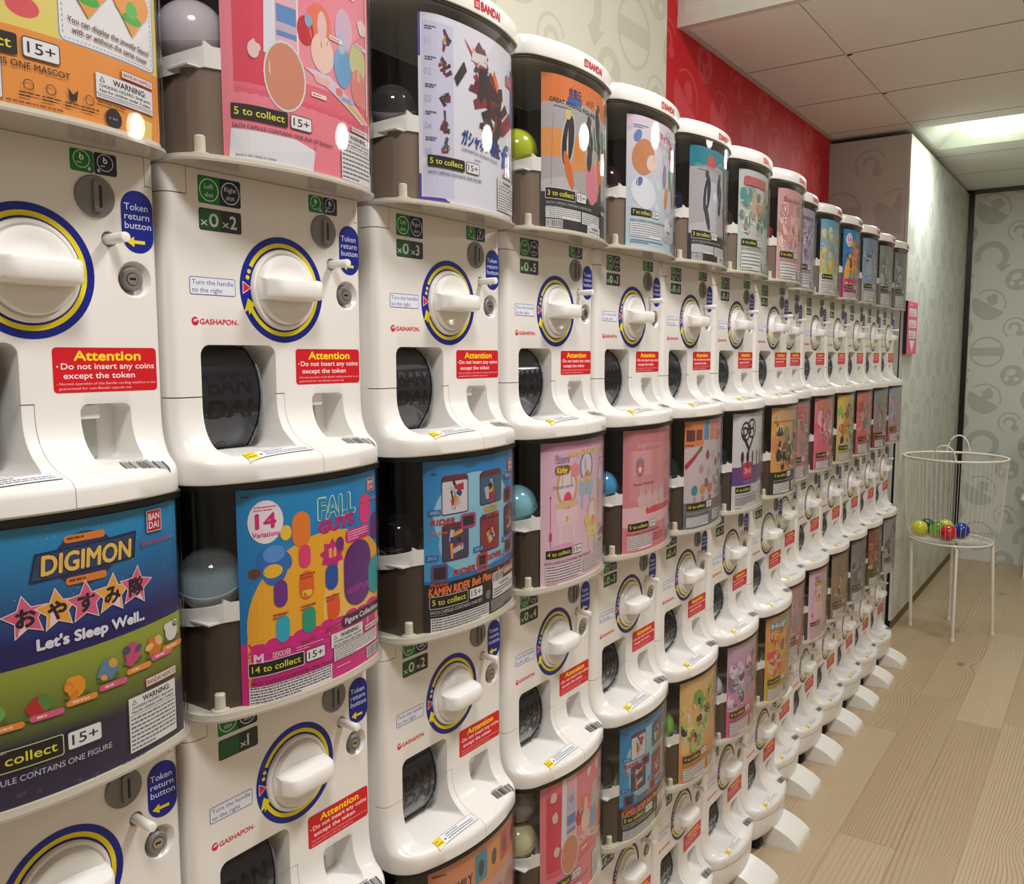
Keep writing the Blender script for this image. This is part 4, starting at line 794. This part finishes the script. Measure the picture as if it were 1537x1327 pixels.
# ------------------------------------------------------------------ room
def structure(name, b, m, **k):
    o = link(name, b.mesh(name, m, **k) if isinstance(b, MB) else b); o['kind'] = 'structure'; return o
def wood_floor():
    m = bpy.data.materials.new('pine_planks'); m.use_nodes = True; n = m.node_tree.nodes; L = m.node_tree.links; b = n['Principled BSDF']
    def N(t, **kw):
        x = n.new(t)
        for k, v in kw.items(): setattr(x, k, v)
        return x
    def math_(op, a, c=None):
        x = N('ShaderNodeMath', operation=op)
        for i, q in enumerate((a, c)):
            if q is None: continue
            if isinstance(q, (int, float)): x.inputs[i].default_value = q
            else: L.new(q, x.inputs[i])
        return x.outputs[0]
    tc = N('ShaderNodeTexCoord'); sp = N('ShaderNodeSeparateXYZ'); L.new(tc.outputs['Object'], sp.inputs[0])
    X, Y = sp.outputs[0], sp.outputs[1]
    px = math_('DIVIDE', math_('ADD', X, 10.03), 0.165); ix = math_('FLOOR', px); fx = math_('FRACT', px)
    wn = N('ShaderNodeTexWhiteNoise', noise_dimensions='1D'); L.new(ix, wn.inputs['W'])
    py = math_('ADD', math_('DIVIDE', math_('ADD', Y, 10), 1.35), wn.outputs['Value']); iy = math_('FLOOR', py); fy = math_('FRACT', py)
    cb = N('ShaderNodeCombineXYZ'); L.new(ix, cb.inputs[0]); L.new(iy, cb.inputs[1])
    w2 = N('ShaderNodeTexWhiteNoise', noise_dimensions='2D'); L.new(cb.outputs[0], w2.inputs['Vector'])
    off = N('ShaderNodeVectorMath', operation='SCALE'); L.new(w2.outputs['Color'], off.inputs[0]); off.inputs['Scale'].default_value = 37.0
    gv = N('ShaderNodeCombineXYZ'); L.new(math_('MULTIPLY', X, 1.0), gv.inputs[0]); L.new(math_('MULTIPLY', Y, 0.07), gv.inputs[1])
    av = N('ShaderNodeVectorMath', operation='ADD'); L.new(gv.outputs[0], av.inputs[0]); L.new(off.outputs[0], av.inputs[1])
    # knots: stretched cells that bend the grain
    vo = N('ShaderNodeTexVoronoi'); vo.inputs['Scale'].default_value = 3.4; kv = N('ShaderNodeCombineXYZ'); L.new(X, kv.inputs[0]); L.new(math_('MULTIPLY', Y, 0.5), kv.inputs[1])
    ka = N('ShaderNodeVectorMath', operation='ADD'); L.new(kv.outputs[0], ka.inputs[0]); L.new(off.outputs[0], ka.inputs[1]); L.new(ka.outputs[0], vo.inputs['Vector'])
    kd = vo.outputs['Distance']
    kn = N('ShaderNodeMapRange'); kn.inputs['From Min'].default_value = 0.02; kn.inputs['From Max'].default_value = 0.095; kn.inputs['To Min'].default_value = 1; kn.inputs['To Max'].default_value = 0; L.new(kd, kn.inputs['Value'])
    ns = N('ShaderNodeTexNoise'); ns.inputs['Scale'].default_value = 5.0; ns.inputs['Detail'].default_value = 1.5; L.new(av.outputs[0], ns.inputs['Vector'])
    kb = N('ShaderNodeMapRange'); kb.inputs['From Min'].default_value = 0.0; kb.inputs['From Max'].default_value = 0.34; kb.inputs['To Min'].default_value = 1; kb.inputs['To Max'].default_value = 0; L.new(kd, kb.inputs['Value'])
    ph = math_('ADD', math_('MULTIPLY', X, 480.0), math_('MULTIPLY', ns.outputs['Fac'], 60.0))
    bend = math_('ADD', ph, math_('MULTIPLY', math_('POWER', kb.outputs['Result'], 1.5), 30.0))
    ring = math_('SINE', bend)
    rg = N('ShaderNodeMapRange'); rg.inputs['From Min'].default_value = 0.1; rg.inputs['From Max'].default_value = 1.0; L.new(ring, rg.inputs['Value'])
    fine = N('ShaderNodeTexNoise'); fine.inputs['Scale'].default_value = 120; fine.inputs['Detail'].default_value = 3; L.new(av.outputs[0], fine.inputs['Vector'])
    pat = N('ShaderNodeTexNoise'); pat.inputs['Scale'].default_value = 3.5; L.new(av.outputs[0], pat.inputs['Vector'])
    pm = N('ShaderNodeMapRange'); pm.inputs['From Min'].default_value = 0.42; pm.inputs['From Max'].default_value = 0.62; pm.inputs['To Min'].default_value = 0.08; pm.inputs['To Max'].default_value = 0.6; L.new(pat.outputs['Fac'], pm.inputs['Value'])
    amt = math_('MULTIPLY', rg.outputs['Result'], pm.outputs['Result'])
    base = N('ShaderNodeMixRGB'); base.inputs[1].default_value = lin((208, 188, 157)); base.inputs[2].default_value = lin((192, 169, 136)); L.new(w2.outputs['Value'], base.inputs[0])
    g1 = N('ShaderNodeMixRGB'); L.new(amt, g1.inputs[0]); L.new(base.outputs[0], g1.inputs[1]); g1.inputs[2].default_value = lin((160, 122, 86))
    g2 = N('ShaderNodeMixRGB', blend_type='MULTIPLY'); g2.inputs[0].default_value = 0.25; L.new(g1.outputs[0], g2.inputs[1]); L.new(fine.outputs['Color'], g2.inputs[2])
    kk = math_('MULTIPLY', math_('POWER', kn.outputs['Result'], 1.6), 0.75)
    g3 = N('ShaderNodeMixRGB'); L.new(kk, g3.inputs[0]); L.new(g2.outputs[0], g3.inputs[1]); g3.inputs[2].default_value = lin((120, 82, 52))
    ex = math_('LESS_THAN', math_('MULTIPLY', fx, 0.165), 0.0022); ey = math_('LESS_THAN', math_('MULTIPLY', fy, 1.35), 0.0022); ed = math_('MULTIPLY', math_('MAXIMUM', ex, ey), 0.55)
    g4 = N('ShaderNodeMixRGB'); L.new(ed, g4.inputs[0]); L.new(g3.outputs[0], g4.inputs[1]); g4.inputs[2].default_value = lin((120, 92, 66))
    L.new(g4.outputs[0], b.inputs['Base Color']); b.inputs['Roughness'].default_value = 0.38
    return m
def tile_mat(hi=(216, 211, 203)):
    m = mat('ceiling_tile', hi, 0.85); n = m.node_tree.nodes; L = m.node_tree.links; b = n['Principled BSDF']
    t = n.new('ShaderNodeTexCoord'); z = n.new('ShaderNodeTexNoise'); z.inputs['Scale'].default_value = 260; z.inputs['Detail'].default_value = 2
    r = n.new('ShaderNodeValToRGB'); r.color_ramp.elements[0].position = 0.32; r.color_ramp.elements[0].color = lin(tuple(int(v * .88) for v in hi)); r.color_ramp.elements[1].position = 0.46; r.color_ramp.elements[1].color = lin(hi)
    L.new(t.outputs['Object'], z.inputs['Vector']); L.new(z.outputs['Fac'], r.inputs['Fac']); L.new(r.outputs['Color'], b.inputs['Base Color']); return m
M_TILE = tile_mat(); M_TBAR = mat('white_metal_grid', (206, 202, 194), 0.5); M_GAP = mat('dark_gap', (40, 36, 34), 0.9)
M_PAPER = ink_mat('printed_wallpaper', 0.62); M_PAPER2 = ink_mat('laminated_wallpaper', 0.3)
M_CREAMW = mat('beige_paint', (168, 158, 146), 0.8); M_BLACKT = mat('black_trim', (14, 14, 15), 0.4); M_KICK = mat('brown_baseboard', (120, 92, 66), 0.6)
CEIL = 2627.0; HIGH = 3250.0; WX = -500.0; PY0, PY1, PXF = 4430.0, 6500.0, -95.0; RX, BY = 2600.0, -2600.0
b = MB(); b.box((WX, BY, -40), (RX, 7000, 0)); structure('floor', b, wood_floor())

def motif(s, x, y, k, kind, c, c2):
    """plain wallpaper marks: ring with an arrow, split disc, barred ring, dotted disc, arch"""
    r = 100 * k
    if kind == 0: s.ring(x, y, r * .62, r, c, -60, 200, 36); s.poly([(x + r * .25, y - r * .55), (x + r * 1.15, y - r * .5), (x + r * .62, y - r * 1.0)], c)
    elif kind == 1: s.h += 1; P = [(x + r * math.cos(math.radians(a)), y + r * math.sin(math.radians(a))) for a in range(150, 331, 12)]; s.poly(P, c, False); s.ring(x, y, r * .9, r, c, -20, 130, 36); blob(s, x + r * .2, y + r * .3, r * .3, c, 4, random.Random(int(x * 3 + y)))
    elif kind == 2: s.ring(x, y, r * .88, r, c, seg=40); s.rect(x - r * .9, y - r * .27, r * 1.8, r * .54, c)
    elif kind == 3: s.ell(x, y, r, r, c, seg=28); s.ell(x - r * .1, y + r * .3, r * .42, r * .3, c2, 20, 14); s.ell(x + r * .35, y - r * .35, r * .22, r * .2, c2, 0, 12); s.ell(x - r * .45, y - r * .3, r * .2, r * .26, c2, 0, 12)
    elif kind == 4: s.ring(x, y, r * .86, r, c, 20, 240, 36); s.ring(x, y, r * .3, r * .55, c, -40, 190, 24); s.ell(x + r * .45, y - r * .5, r * .34, r * .3, c, 0, 14)
def paper(name, mp, x0, y0, x1, y1, bg, c, seed, m, p=330.0, ox=0.0, oy=0.0, k=1.1, k2=.72):
    s = Ink(mp, dl=0.05, bounds=(x0, y0, x1, y1)); s.rect(x0, y0, x1 - x0, y1 - y0, bg); rnd = random.Random(seed); seq = [1, 3, 0, 4, 2, 1, 4, 0, 3, 2]
    i0, i1 = int((x0 - ox) // p) - 1, int((x1 - ox) // p) + 2; j0, j1 = int((y0 - oy) // p) - 1, int((y1 - oy) // p) + 2
    s.h += 1; h0 = s.h
    for i in range(i0, i1):
        for j in range(j0, j1):
            s.h = h0; motif(s, ox + i * p, oy + j * p, k, [1, 2, 1, 0][(j + 2 * i + seed) % 4], c, bg)
            s.h = h0; motif(s, ox + (i + .5) * p, oy + (j + .5) * p, k2, [3, 4][(i + j) % 2], c, bg)
    return structure(name, s.mesh(name, m), None)
# wall behind the machines: cream stretch, then red stretch
mpL = lambda u, v, h: (WX + h, u, v)
b = MB(); b.box((WX - 60, BY, 0), (WX - 1, 7000, HIGH)); structure('wall_left', b, M_CREAMW)
paper('wall_left_cream_panel', mpL, BY, 0, 2390, HIGH, (228, 226, 208), (214, 211, 193), 1, M_PAPER, 330, 1490, 2510, 1.15, .75)
paper('wall_left_red_panel', mpL, 2390, 0, 4500, HIGH, (206, 22, 36), (216, 70, 78), 2, M_PAPER, 330, 2560, 2400, 1.05, .72)
# back wall, side pillar
mpB = lambda u, v, h: (u, PY1 - h, v)
b = MB(); b.box((WX, PY1 + 1, 0), (RX, PY1 + 60, HIGH)); structure('wall_back', b, M_CREAMW)
paper('wall_back_panel', mpB, -60, 0, RX, CEIL - 28, (212, 214, 207), (184, 187, 179), 0, M_PAPER, 330, 60, 2490, 1.08, .74)
b = MB(); b.box((WX, PY0 + 14, 28), (PXF - 16, PY1 - 4, CEIL - 24)); structure('wall_pillar_core', b, M_BLACKT)
b = MB(); b.loft([[(WX, y, 34), (PXF - 34, y, 34), (PXF - 13, y, CEIL - 26), (WX, y, CEIL - 26)] for y in (PY0 + 1, PY0 + 14)]); structure('wall_pillar_front', b, mat('pillar_panel', (192, 202, 196), 0.35))
def pf(u, v, h): return (u, PY0 + 0.5 - h, v)
s = Ink(pf, dl=0.05, bounds=(WX, 34, PXF - 34, CEIL - 26)); s.rect(WX, 34, PXF - 34 - WX, CEIL - 60, (192, 202, 196)); s.h += 1
for i, (x, z, kd, k) in enumerate(((-290, 2470, 4, .8), (-440, 2230, 2, 1.15), (-150, 2220, 1, 1.15), (-290, 2020, 4, .8), (-150, 1900, 1, 1.15), (-440, 1880, 0, 1.1), (-300, 1500, 3, .8), (-160, 1150, 1, 1.1), (-300, 800, 4, .9))): s.h = 3; motif(s, x, z, k, kd, (176, 184, 178), (192, 202, 196))
structure('wall_pillar_print', s.mesh('wall_pillar_print', M_PAPER2), None)
b = MB(); b.box((PXF - 15, PY0, 55), (PXF - 1, PY1 - 25, CEIL - 26)); structure('wall_pillar_side', b, mat('side_panel', (212, 214, 206), 0.4))
mpS = lambda u, v, h: (PXF + h, u, v)
paper('wall_pillar_side_print', mpS, PY0, 55, PY1 - 25, CEIL - 26, (212, 214, 206), (192, 197, 189), 3, M_PAPER2, 330, 4560, 2440, 1.08, .74)
b = MB(); b.box((PXF - 12, PY0 + 20, 0), (PXF - 4, PY1, 55)); structure('baseboard_left', b, M_KICK)
b = MB(); b.box((PXF - 20, PY1 - 25, 0), (PXF + 34, PY1 - 2, CEIL - 4)); structure('trim_1', b, M_BLACKT)
b = MB(); b.box((PXF + 34, PY1 - 22, CEIL - 28), (RX, PY1 - 2, CEIL - 2)); structure('trim_2', b, mat('dark_trim', (74, 76, 72), 0.5))
b = MB(); b.box((RX, BY, 0), (RX + 60, 7000, HIGH)); structure('wall_right', b, M_CREAMW)
b = MB(); b.box((WX, BY - 60, 0), (RX, BY, HIGH)); structure('wall_front', b, M_CREAMW)
# ceilings: high part over the viewer, low tiled part beyond the fascia
FY = 2480.0
b = MB(); b.box((WX, BY, HIGH), (RX, FY, HIGH + 40)); structure('ceiling_high', b, M_TILE)
LX0, LX1, LY0, LY1 = -66.0, 534.0, 4460.0, 5026.0
b = MB()
for x0, x1, y0, y1 in ((WX, RX, FY, LY0), (WX, RX, LY1, 7000), (WX, LX0, LY0, LY1), (LX1, RX, LY0, LY1)): b.box((x0, y0, CEIL), (x1, y1, CEIL + 30))
M_TILE2 = tile_mat((232, 238, 230)); structure('ceiling', b, M_TILE2)
b = MB(); b.box((WX, FY, CEIL + 30), (RX, FY + 20, HIGH)); structure('ceiling_fascia', b, M_TILE)
b = MB(); b.box((WX, FY - 6, CEIL - 6), (RX, FY + 26, CEIL + 2)); b.box((WX, FY - 6, CEIL + 2), (RX, FY - 1, CEIL + 34)); b.box((WX + 1, FY - 6, CEIL + 34), (WX + 30, FY - 1, HIGH)); b.box((WX + 1, FY + 26, CEIL - 4), (WX + 26, PY0, CEIL + 1)); structure('trim_3', b, M_TBAR)
b = MB()
for y in (3110, 3710, 4310, 5240, 5840): b.box((WX + 27, y, CEIL - 0.8), (RX, y + 3, CEIL + 1))
for x in (-92, 512, 1112, 1712): b.box((x, FY + 27, CEIL - 0.8), (x + 3, LY0 - 2 if x < 600 else PY1, CEIL + 1))
structure('ceiling_joints', b, M_GAP)
b = MB()
for y in (3110, 3710): b.box((WX + 27, y + 3, CEIL - 1.6), (RX, y + 22, CEIL + 1))
for x in (-92, 512, 1112): b.box((x + 3, FY + 27, CEIL - 1.6), (x + 22, LY0 - 2, CEIL + 1))
structure('ceiling_grid', b, M_TILE2)

# ------------------------------------------------------------------ recessed ceiling lamp
lamp = empty('ceiling_lamp', (234, 4743, CEIL + 110), 'square recessed ceiling lamp with a glowing bowl above the wire basket', 'lamp')
b = MB(); o_ = [(-300, -283), (300, -283), (300, 283), (-300, 283)]; i_ = [(-190, -175), (190, -175), (190, 175), (-190, 175)]
b.grid([[(x, y, -110) for x, y in o_], [(x, y, -20) for x, y in i_]], True); b.face([(x, y, -20) for x, y in i_])
link('reflector', b.mesh('reflector', mat('reflector_white', (214, 222, 206), 0.45)), lamp)
b = MB(); b.lathe([(175, -22), (172, -50), (160, -78), (138, -100), (100, -114), (50, -121), (5, -123)], 40, 'z'); em = bpy.data.materials.new('lamp_bowl'); em.use_nodes = True
pb = em.node_tree.nodes['Principled BSDF']; pb.inputs['Emission Color'].default_value = (0.96, 1.0, 0.90, 1); pb.inputs['Emission Strength'].default_value = 9.0; pb.inputs['Base Color'].default_value = (0.9, 0.9, 0.85, 1)
link('diffuser', b.mesh('diffuser', em, 60), lamp)
for i, (x, y) in enumerate(((1150, -550), (1050, 1250))):
    f = empty('ceiling_lamp', (x, y, HIGH), ('round warm ceiling lamp behind the viewer', 'round warm ceiling lamp over the aisle')[i], 'lamp'); b = MB(); b.lathe([(284, 0), (284, -14), (304, -14), (304, 0)], 40, 'z', caps=False); link('frame', b.mesh('frame', M_TBAR), f)

# ------------------------------------------------------------------ machines
ME = {'front_panel': body_mesh(), 'delivery_door': door_mesh(), 'door_rim': door_rim(), 'dial': dial_mesh(), 'handle': handle_mesh(),
      'coin_slot': slot_mesh(), 'return_button': pin_mesh(), 'lock': lock_mesh(), 'coin_return': flap_mesh(), 'canister_tray': tray_mesh()}
for nm, f in (('attention_sticker', s_att), ('slot_sticker', s_slot), ('token_slot_sticker', s_gsh), ('token_sticker', s_tok), ('turn_sticker', s_turn), ('red_lettering', s_brand), ('dial_ring', s_ring)): ME[nm] = sticker(nm, f)
ME['instruction_sticker'], ME['barcode_sticker'] = lip_sticker()
ME['canister_lid'], ME['lid_lettering'] = cap_mesh()
VAR = {t: {'canister_cover': cover_mesh(z), 'gap_shade_band': band_mesh(z), 'hopper_shade_sheet': shade_sheet_mesh(z, m), 'hopper_drum': drum_mesh(q), 'capsule_chute': chute_mesh(q)} for t, z, m, q in ((0, 470, M_HOPSHADE2, 294), (1, 461, M_HOPSHADE, 304))}
CNT = {}
def count_mesh(n):
    if n not in CNT: CNT[n] = sticker('count_sticker', s_count(n))
    return CNT[n]
OFF = [-.042, -.046, .01, .023, .022, .012, .011, .009]
POS = [(0.0, 300 * (c + OFF[c]) - 29) for c in range(8)] + [(-57.0, 300 * (8.113 + .981 * (c - 8)) - 29) for c in range(8, 14)]
TIER = ('top', 'middle', 'bottom')
ORD = ('first', 'second', 'third', 'fourth', 'fifth', 'sixth', 'seventh', 'eighth', 'ninth', 'tenth', 'eleventh', 'twelfth', 'thirteenth', 'fourteenth')
CM = {}
def add_machine(c, r):
    x, y = POS[c]
    root = empty('capsule_machine', (x, y, FLOOR - 610 * r), 'white capsule machine with %s, %s tier, %s column' % (CARD_WORDS[(c, r)], TIER[r], ORD[c]), 'vending machine', 'capsule vending machines in the long bank')
    P = {}
    for nm in ('front_panel', 'delivery_door', 'dial', 'coin_slot', 'return_button', 'lock', 'coin_return', 'canister_tray', 'attention_sticker', 'slot_sticker', 'token_slot_sticker', 'token_sticker', 'turn_sticker', 'red_lettering', 'dial_ring', 'instruction_sticker', 'barcode_sticker'):
        P[nm] = link(nm, ME[nm], root)
    link('door_rim', ME['door_rim'], P['delivery_door']); link('handle', ME['handle'], P['dial'])
    for nm, me in VAR[0 if r == 0 else 1].items(): link(nm, me, root)
    link('count_sticker', count_mesh(COUNT.get((c, r), 2 + (c + r) % 4)), root)
    if r == 0: lid = link('canister_lid', ME['canister_lid'], root); link('lid_lettering', ME['lid_lettering'], lid)
    if (c, r) in CARDS:
        f = CARDS[(c, r)]
        if f not in CM: CM[f] = f().mesh('display_card', M_CARD)
        d = link('display_card', CM[f], root); d['label'] = 'printed ' + CARD_WORDS[(c, r)]
for c in range(14):
    for r in range(3): add_machine(c, r)

# ---- stands under the columns
b = MB(); rows = []
for z, g, sh in ((-149.5, .94, 2), (-165, .95, 2), (-196, .92, 3), (-208, .86, 6), (-213, .76, 10)):
    rows.append([(BACK, YS[0] + sh, z)] + [(g * PF(yy) - corner(yy, 28), max(min(yy, H - sh), -H + sh), z) for yy in YS] + [(BACK, YS[-1] - sh, z)])
b.loft(rows); me_sk = b.mesh('base_skirt', M_WHITE, 40)
b = MB(); LF = [(-120, -267), (130, -267), (129, -249), (127, -246), (116, -237), (98, -226), (69, -214), (40, -206), (10, -202), (-120, -202)]; b.loft([[(x, y, z) for x, z in LF] for y in (-30, -28.5, 91.5, 93)]); me_ft = b.mesh('stabiliser_foot', M_WHITE2, 40)
b = MB(); b.lathe([(20, -12), (24, -9), (24, 9), (20, 12)], 24, 'y', (12, 0, -243)); me_cw = b.mesh('caster', [M_RUBBER], 40)
for c in range(14):
    x, y = POS[c]
    st = empty('machine_stand', (x, y, FLOOR - 1220), 'white stand with a wedge foot and black casters under the %s column of machines' % ORD[c], 'stand', 'stands under the machine columns')
    link('base_skirt', me_sk, st); link('stabiliser_foot', me_ft, st)
    for dx, dy in ((0, -72), (-250, -95), (-250, 95)): link('caster', me_cw, st, (dx, dy, 0))

# ------------------------------------------------------------------ capsules in the hoppers and in the basket
def capsule_mats(col, clear=0.0):
    k = (col, clear)
    if k not in CM:
        CM[k] = (mat('capsule_colour', col, 0.18, coat=0.4), thin_clear('capsule_clear', tuple(min(255, int(v * .5 + 128)) for v in col), 1.0, 0.12, col) if clear else mat('capsule_shell', col, 0.15, coat=0.5))
    return CM[k]
def capsule(loc, R, col, label, group, clear=0.0, tilt=0.0):
    base, shell = capsule_mats(col, clear)
    e = empty('capsule', loc, label, 'capsule', group)
    def dome(s0, R2):
        return [(max(0.5, R2 * math.cos(math.radians(a))), s0 * R2 * math.sin(math.radians(a))) for a in range(0, 91, 9)]
    k = ('cap', R)
    if (k, base.name) not in CM:
        b = MB(); b.lathe([(R * 1.02, 1.2), (R * 1.02, -1.2)] + dome(-1, R)[1:], 28, 'z'); me1 = b.mesh('lower_half', base, 50)
        b = MB(); b.lathe([(R * 1.0, 1.4)] + dome(1, R)[1:], 28, 'z'); me2 = b.mesh('upper_half', shell, 50); CM[(k, base.name)] = (me1, me2)
    me1, me2 = CM[(k, base.name)]
    link('lower_half', me1, e); link('upper_half', me2, e); e.rotation_euler = (tilt, 0.25, 0)
    return e
HOP = [((1, 0), (206, 196, 204), 40, 0, 'pale lilac'), ((2, 0), (150, 150, 156), 34, 1, 'smoky clear'), ((3, 0), (186, 196, 50), 36, 0, 'yellow-green'), ((4, 0), (110, 60, 84), 32, 1, 'dark purple'),
       ((5, 0), (50, 80, 140), 32, 1, 'blue'), ((6, 0), (120, 84, 110), 32, 1, 'mauve'), ((7, 0), (120, 30, 40), 32, 0, 'dark red'), ((9, 0), (60, 90, 140), 32, 1, 'dull blue'),
       ((1, 1), (204, 216, 220), 38, 1, 'clear pale teal'), ((2, 1), (50, 44, 48), 34, 1, 'blackish'), ((3, 1), (130, 190, 206), 36, 0, 'pearly light blue'), ((4, 1), (70, 150, 196), 32, 0, 'bright blue'),
       ((5, 1), (70, 110, 104), 32, 1, 'dark sea-green'), ((6, 1), (30, 96, 120), 32, 1, 'deep teal'), ((7, 1), (60, 84, 76), 32, 1, 'dark green'),
       ((3, 2), (206, 202, 160), 34, 0, 'cream'), ((4, 2), (100, 98, 100), 34, 1, 'grey'), ((5, 2), (120, 180, 80), 34, 0, 'leaf green'), ((6, 2), (200, 196, 200), 32, 0, 'off-white'), ((7, 2), (140, 130, 60), 32, 1, 'olive')]
for (c, r), col, R, clr, w in HOP:
    x, y = POS[c]; z0 = FLOOR - 610 * r + (294 if r == 0 else 304) + 2
    capsule((x - 8 - (R - 32), y - 98 + max(0, R - 36), z0 + R), R, col, '%s capsule in the hopper of the %s tier, %s column' % (w, TIER[r], ORD[c]), 'capsules waiting in the hoppers', clr, 0.3)
x, y = POS[4]; capsule((x - 66, y - 62, FLOOR - 610 + 306 + 32), 32, (70, 150, 196), 'second bright blue capsule, behind the first, middle tier, fifth column', 'capsules waiting in the hoppers', 0, -.2)
x, y = POS[3]; capsule((x - 10, y - 98, FLOOR - 1220 + 306 + 102), 33, (128, 122, 120), 'grey capsule resting on the cream one, bottom tier, fourth column', 'capsules waiting in the hoppers', 0, .1)

# ------------------------------------------------------------------ wire basket
BX, BYC, BZ = 150.0, 4630.0, 500.0
bk = empty('wire_basket', (BX, BYC, 0), 'white round wire basket on four legs near the patterned back wall', 'basket')
circ = lambda r, z, n=48: [(r * math.cos(2 * math.pi * k / n), r * math.sin(2 * math.pi * k / n), z) for k in range(n)]
b = MB(); b.tube(circ(248, 940), 6, 8, True); link('rim', b.mesh('rim', M_WIRE, 60), bk)
b = MB(); b.tube(circ(196, BZ - 4), 5, 8, True); b.tube(circ(90, BZ - 3, 32), 2.2, 6, True); link('bottom_ring', b.mesh('bottom_ring', M_WIRE, 60), bk)
b = MB()
for k in range(60):
    a = 2 * math.pi * k / 60; c_, s_ = math.cos(a), math.sin(a)
    b.tube([(r * c_, r * s_, z) for r, z in ((248, 940), (240, 780), (231, 620), (222, 560), (208, 522), (185, BZ + 4), (140, BZ - 2), (60, BZ - 2), (22, BZ - 2))], 0.95, 5)
wm = link('wire_sides', b.mesh('wire_sides', M_WIRE, 60), bk)
for sx in (-1, 1):
    b = MB(); b.tube([(-20 + 55 * math.cos(t), sx * 248 * math.sqrt(1 - ((-20 + 55 * math.cos(t)) / 248) ** 2), 940 + 95 * math.sin(t) * (1 if sx > 0 else .85)) for t in [math.pi * q / 16 for q in range(17)]], 4, 8); link('handle', b.mesh('handle', M_WIRE, 60), bk)
for fx_, fy_ in ((-29, 4602), (204, 4426), (361, 4665), (129, 4829)):
    d = Vector((fx_ - BX, fy_ - BYC, 0)); u = d.normalized()
    b = MB(); b.tube([tuple(u * 150 + Vector((0, 0, BZ - 12))), tuple(u * 182 + Vector((0, 0, BZ - 12))), tuple(u * 194 + Vector((0, 0, BZ - 22))), tuple(d + Vector((0, 0, 2)))], 9, 10); b.lathe([(11, 0), (11, 14), (9, 16)], 12, 'z', (d.x, d.y, 0)); link('leg', b.mesh('leg', M_WIRE, 60), bk)
for (x, y, col, w, cl) in ((18, 4691, (60, 150, 110), 'dark green capsule behind the bright yellow one in the basket', 1), (-5, 4604, (206, 206, 20), 'bright yellow capsule in the wire basket', 0), (82, 4622, (176, 206, 120), 'pale green clear capsule in the wire basket', 1), (106, 4714, (196, 200, 40), 'yellow-green capsule behind the pale green one in the basket', 0), (142, 4560, (196, 20, 30), 'red capsule in the wire basket', 0), (190, 4660, (20, 50, 150), 'blue capsule behind the red one in the basket', 0)):
    capsule((x, y, BZ + 44), 42, col, w, 'capsules in the wire basket', cl, .4)

# ------------------------------------------------------------------ pink sign on the pillar, shelf at the right edge
sg = empty('wall_sign', (PXF, 4546, 1620), 'narrow pink sign with three white panels and a triangle on the pillar', 'sign')
b = MB(); b.box((0.5, -128, -137), (20, 128, 137)); link('board', b.mesh('board', mat('pink_foam_board', (220, 96, 124), 0.5)), sg)
b = MB(); b.box((0.5, -130, -138), (19, -128.2, 138)); link('edge', b.mesh('edge', M_BLACKT), sg)
s = Ink(lambda u, v, h: (20.3 + h, u, v), dl=.05)
for z in (62, 2, -54): s.rr(-92, z, 190, 40, 2, (226, 214, 214)); s.lines(-80, z + 6, 160, 8, 1, (120, 110, 112), .6, z); s.ell(-30, z + 24, 12, 8, (160, 150, 152)); s.ell(30, z + 24, 12, 8, (170, 160, 162))
s.lines(-90, 112, 180, 14, 1, (240, 170, 186), .6); s.poly([(-70, -66), (70, -66), (0, -128)], (232, 220, 220)); link('panel_print', s.mesh('panel_print', M_STICK), sg)
sh = empty('wall_shelf', (700, 6300, 0), 'white shelf unit cut by the right photo edge before the back wall', 'shelf')
for z in (945, 560): b = MB(); b.rbox((-345, -280, z - 26), (345, 180, z), 14, 'z'); link('shelf_board', b.mesh('shelf_board', M_WHITE2), sh)
for x in (-300, 300): b = MB(); b.box((x - 14, -200, 0), (x + 14, 180, 534)); b.box((x - 14, -200, 560), (x + 14, 180, 919)); link('side_panel', b.mesh('side_panel', M_CREAM), sh)
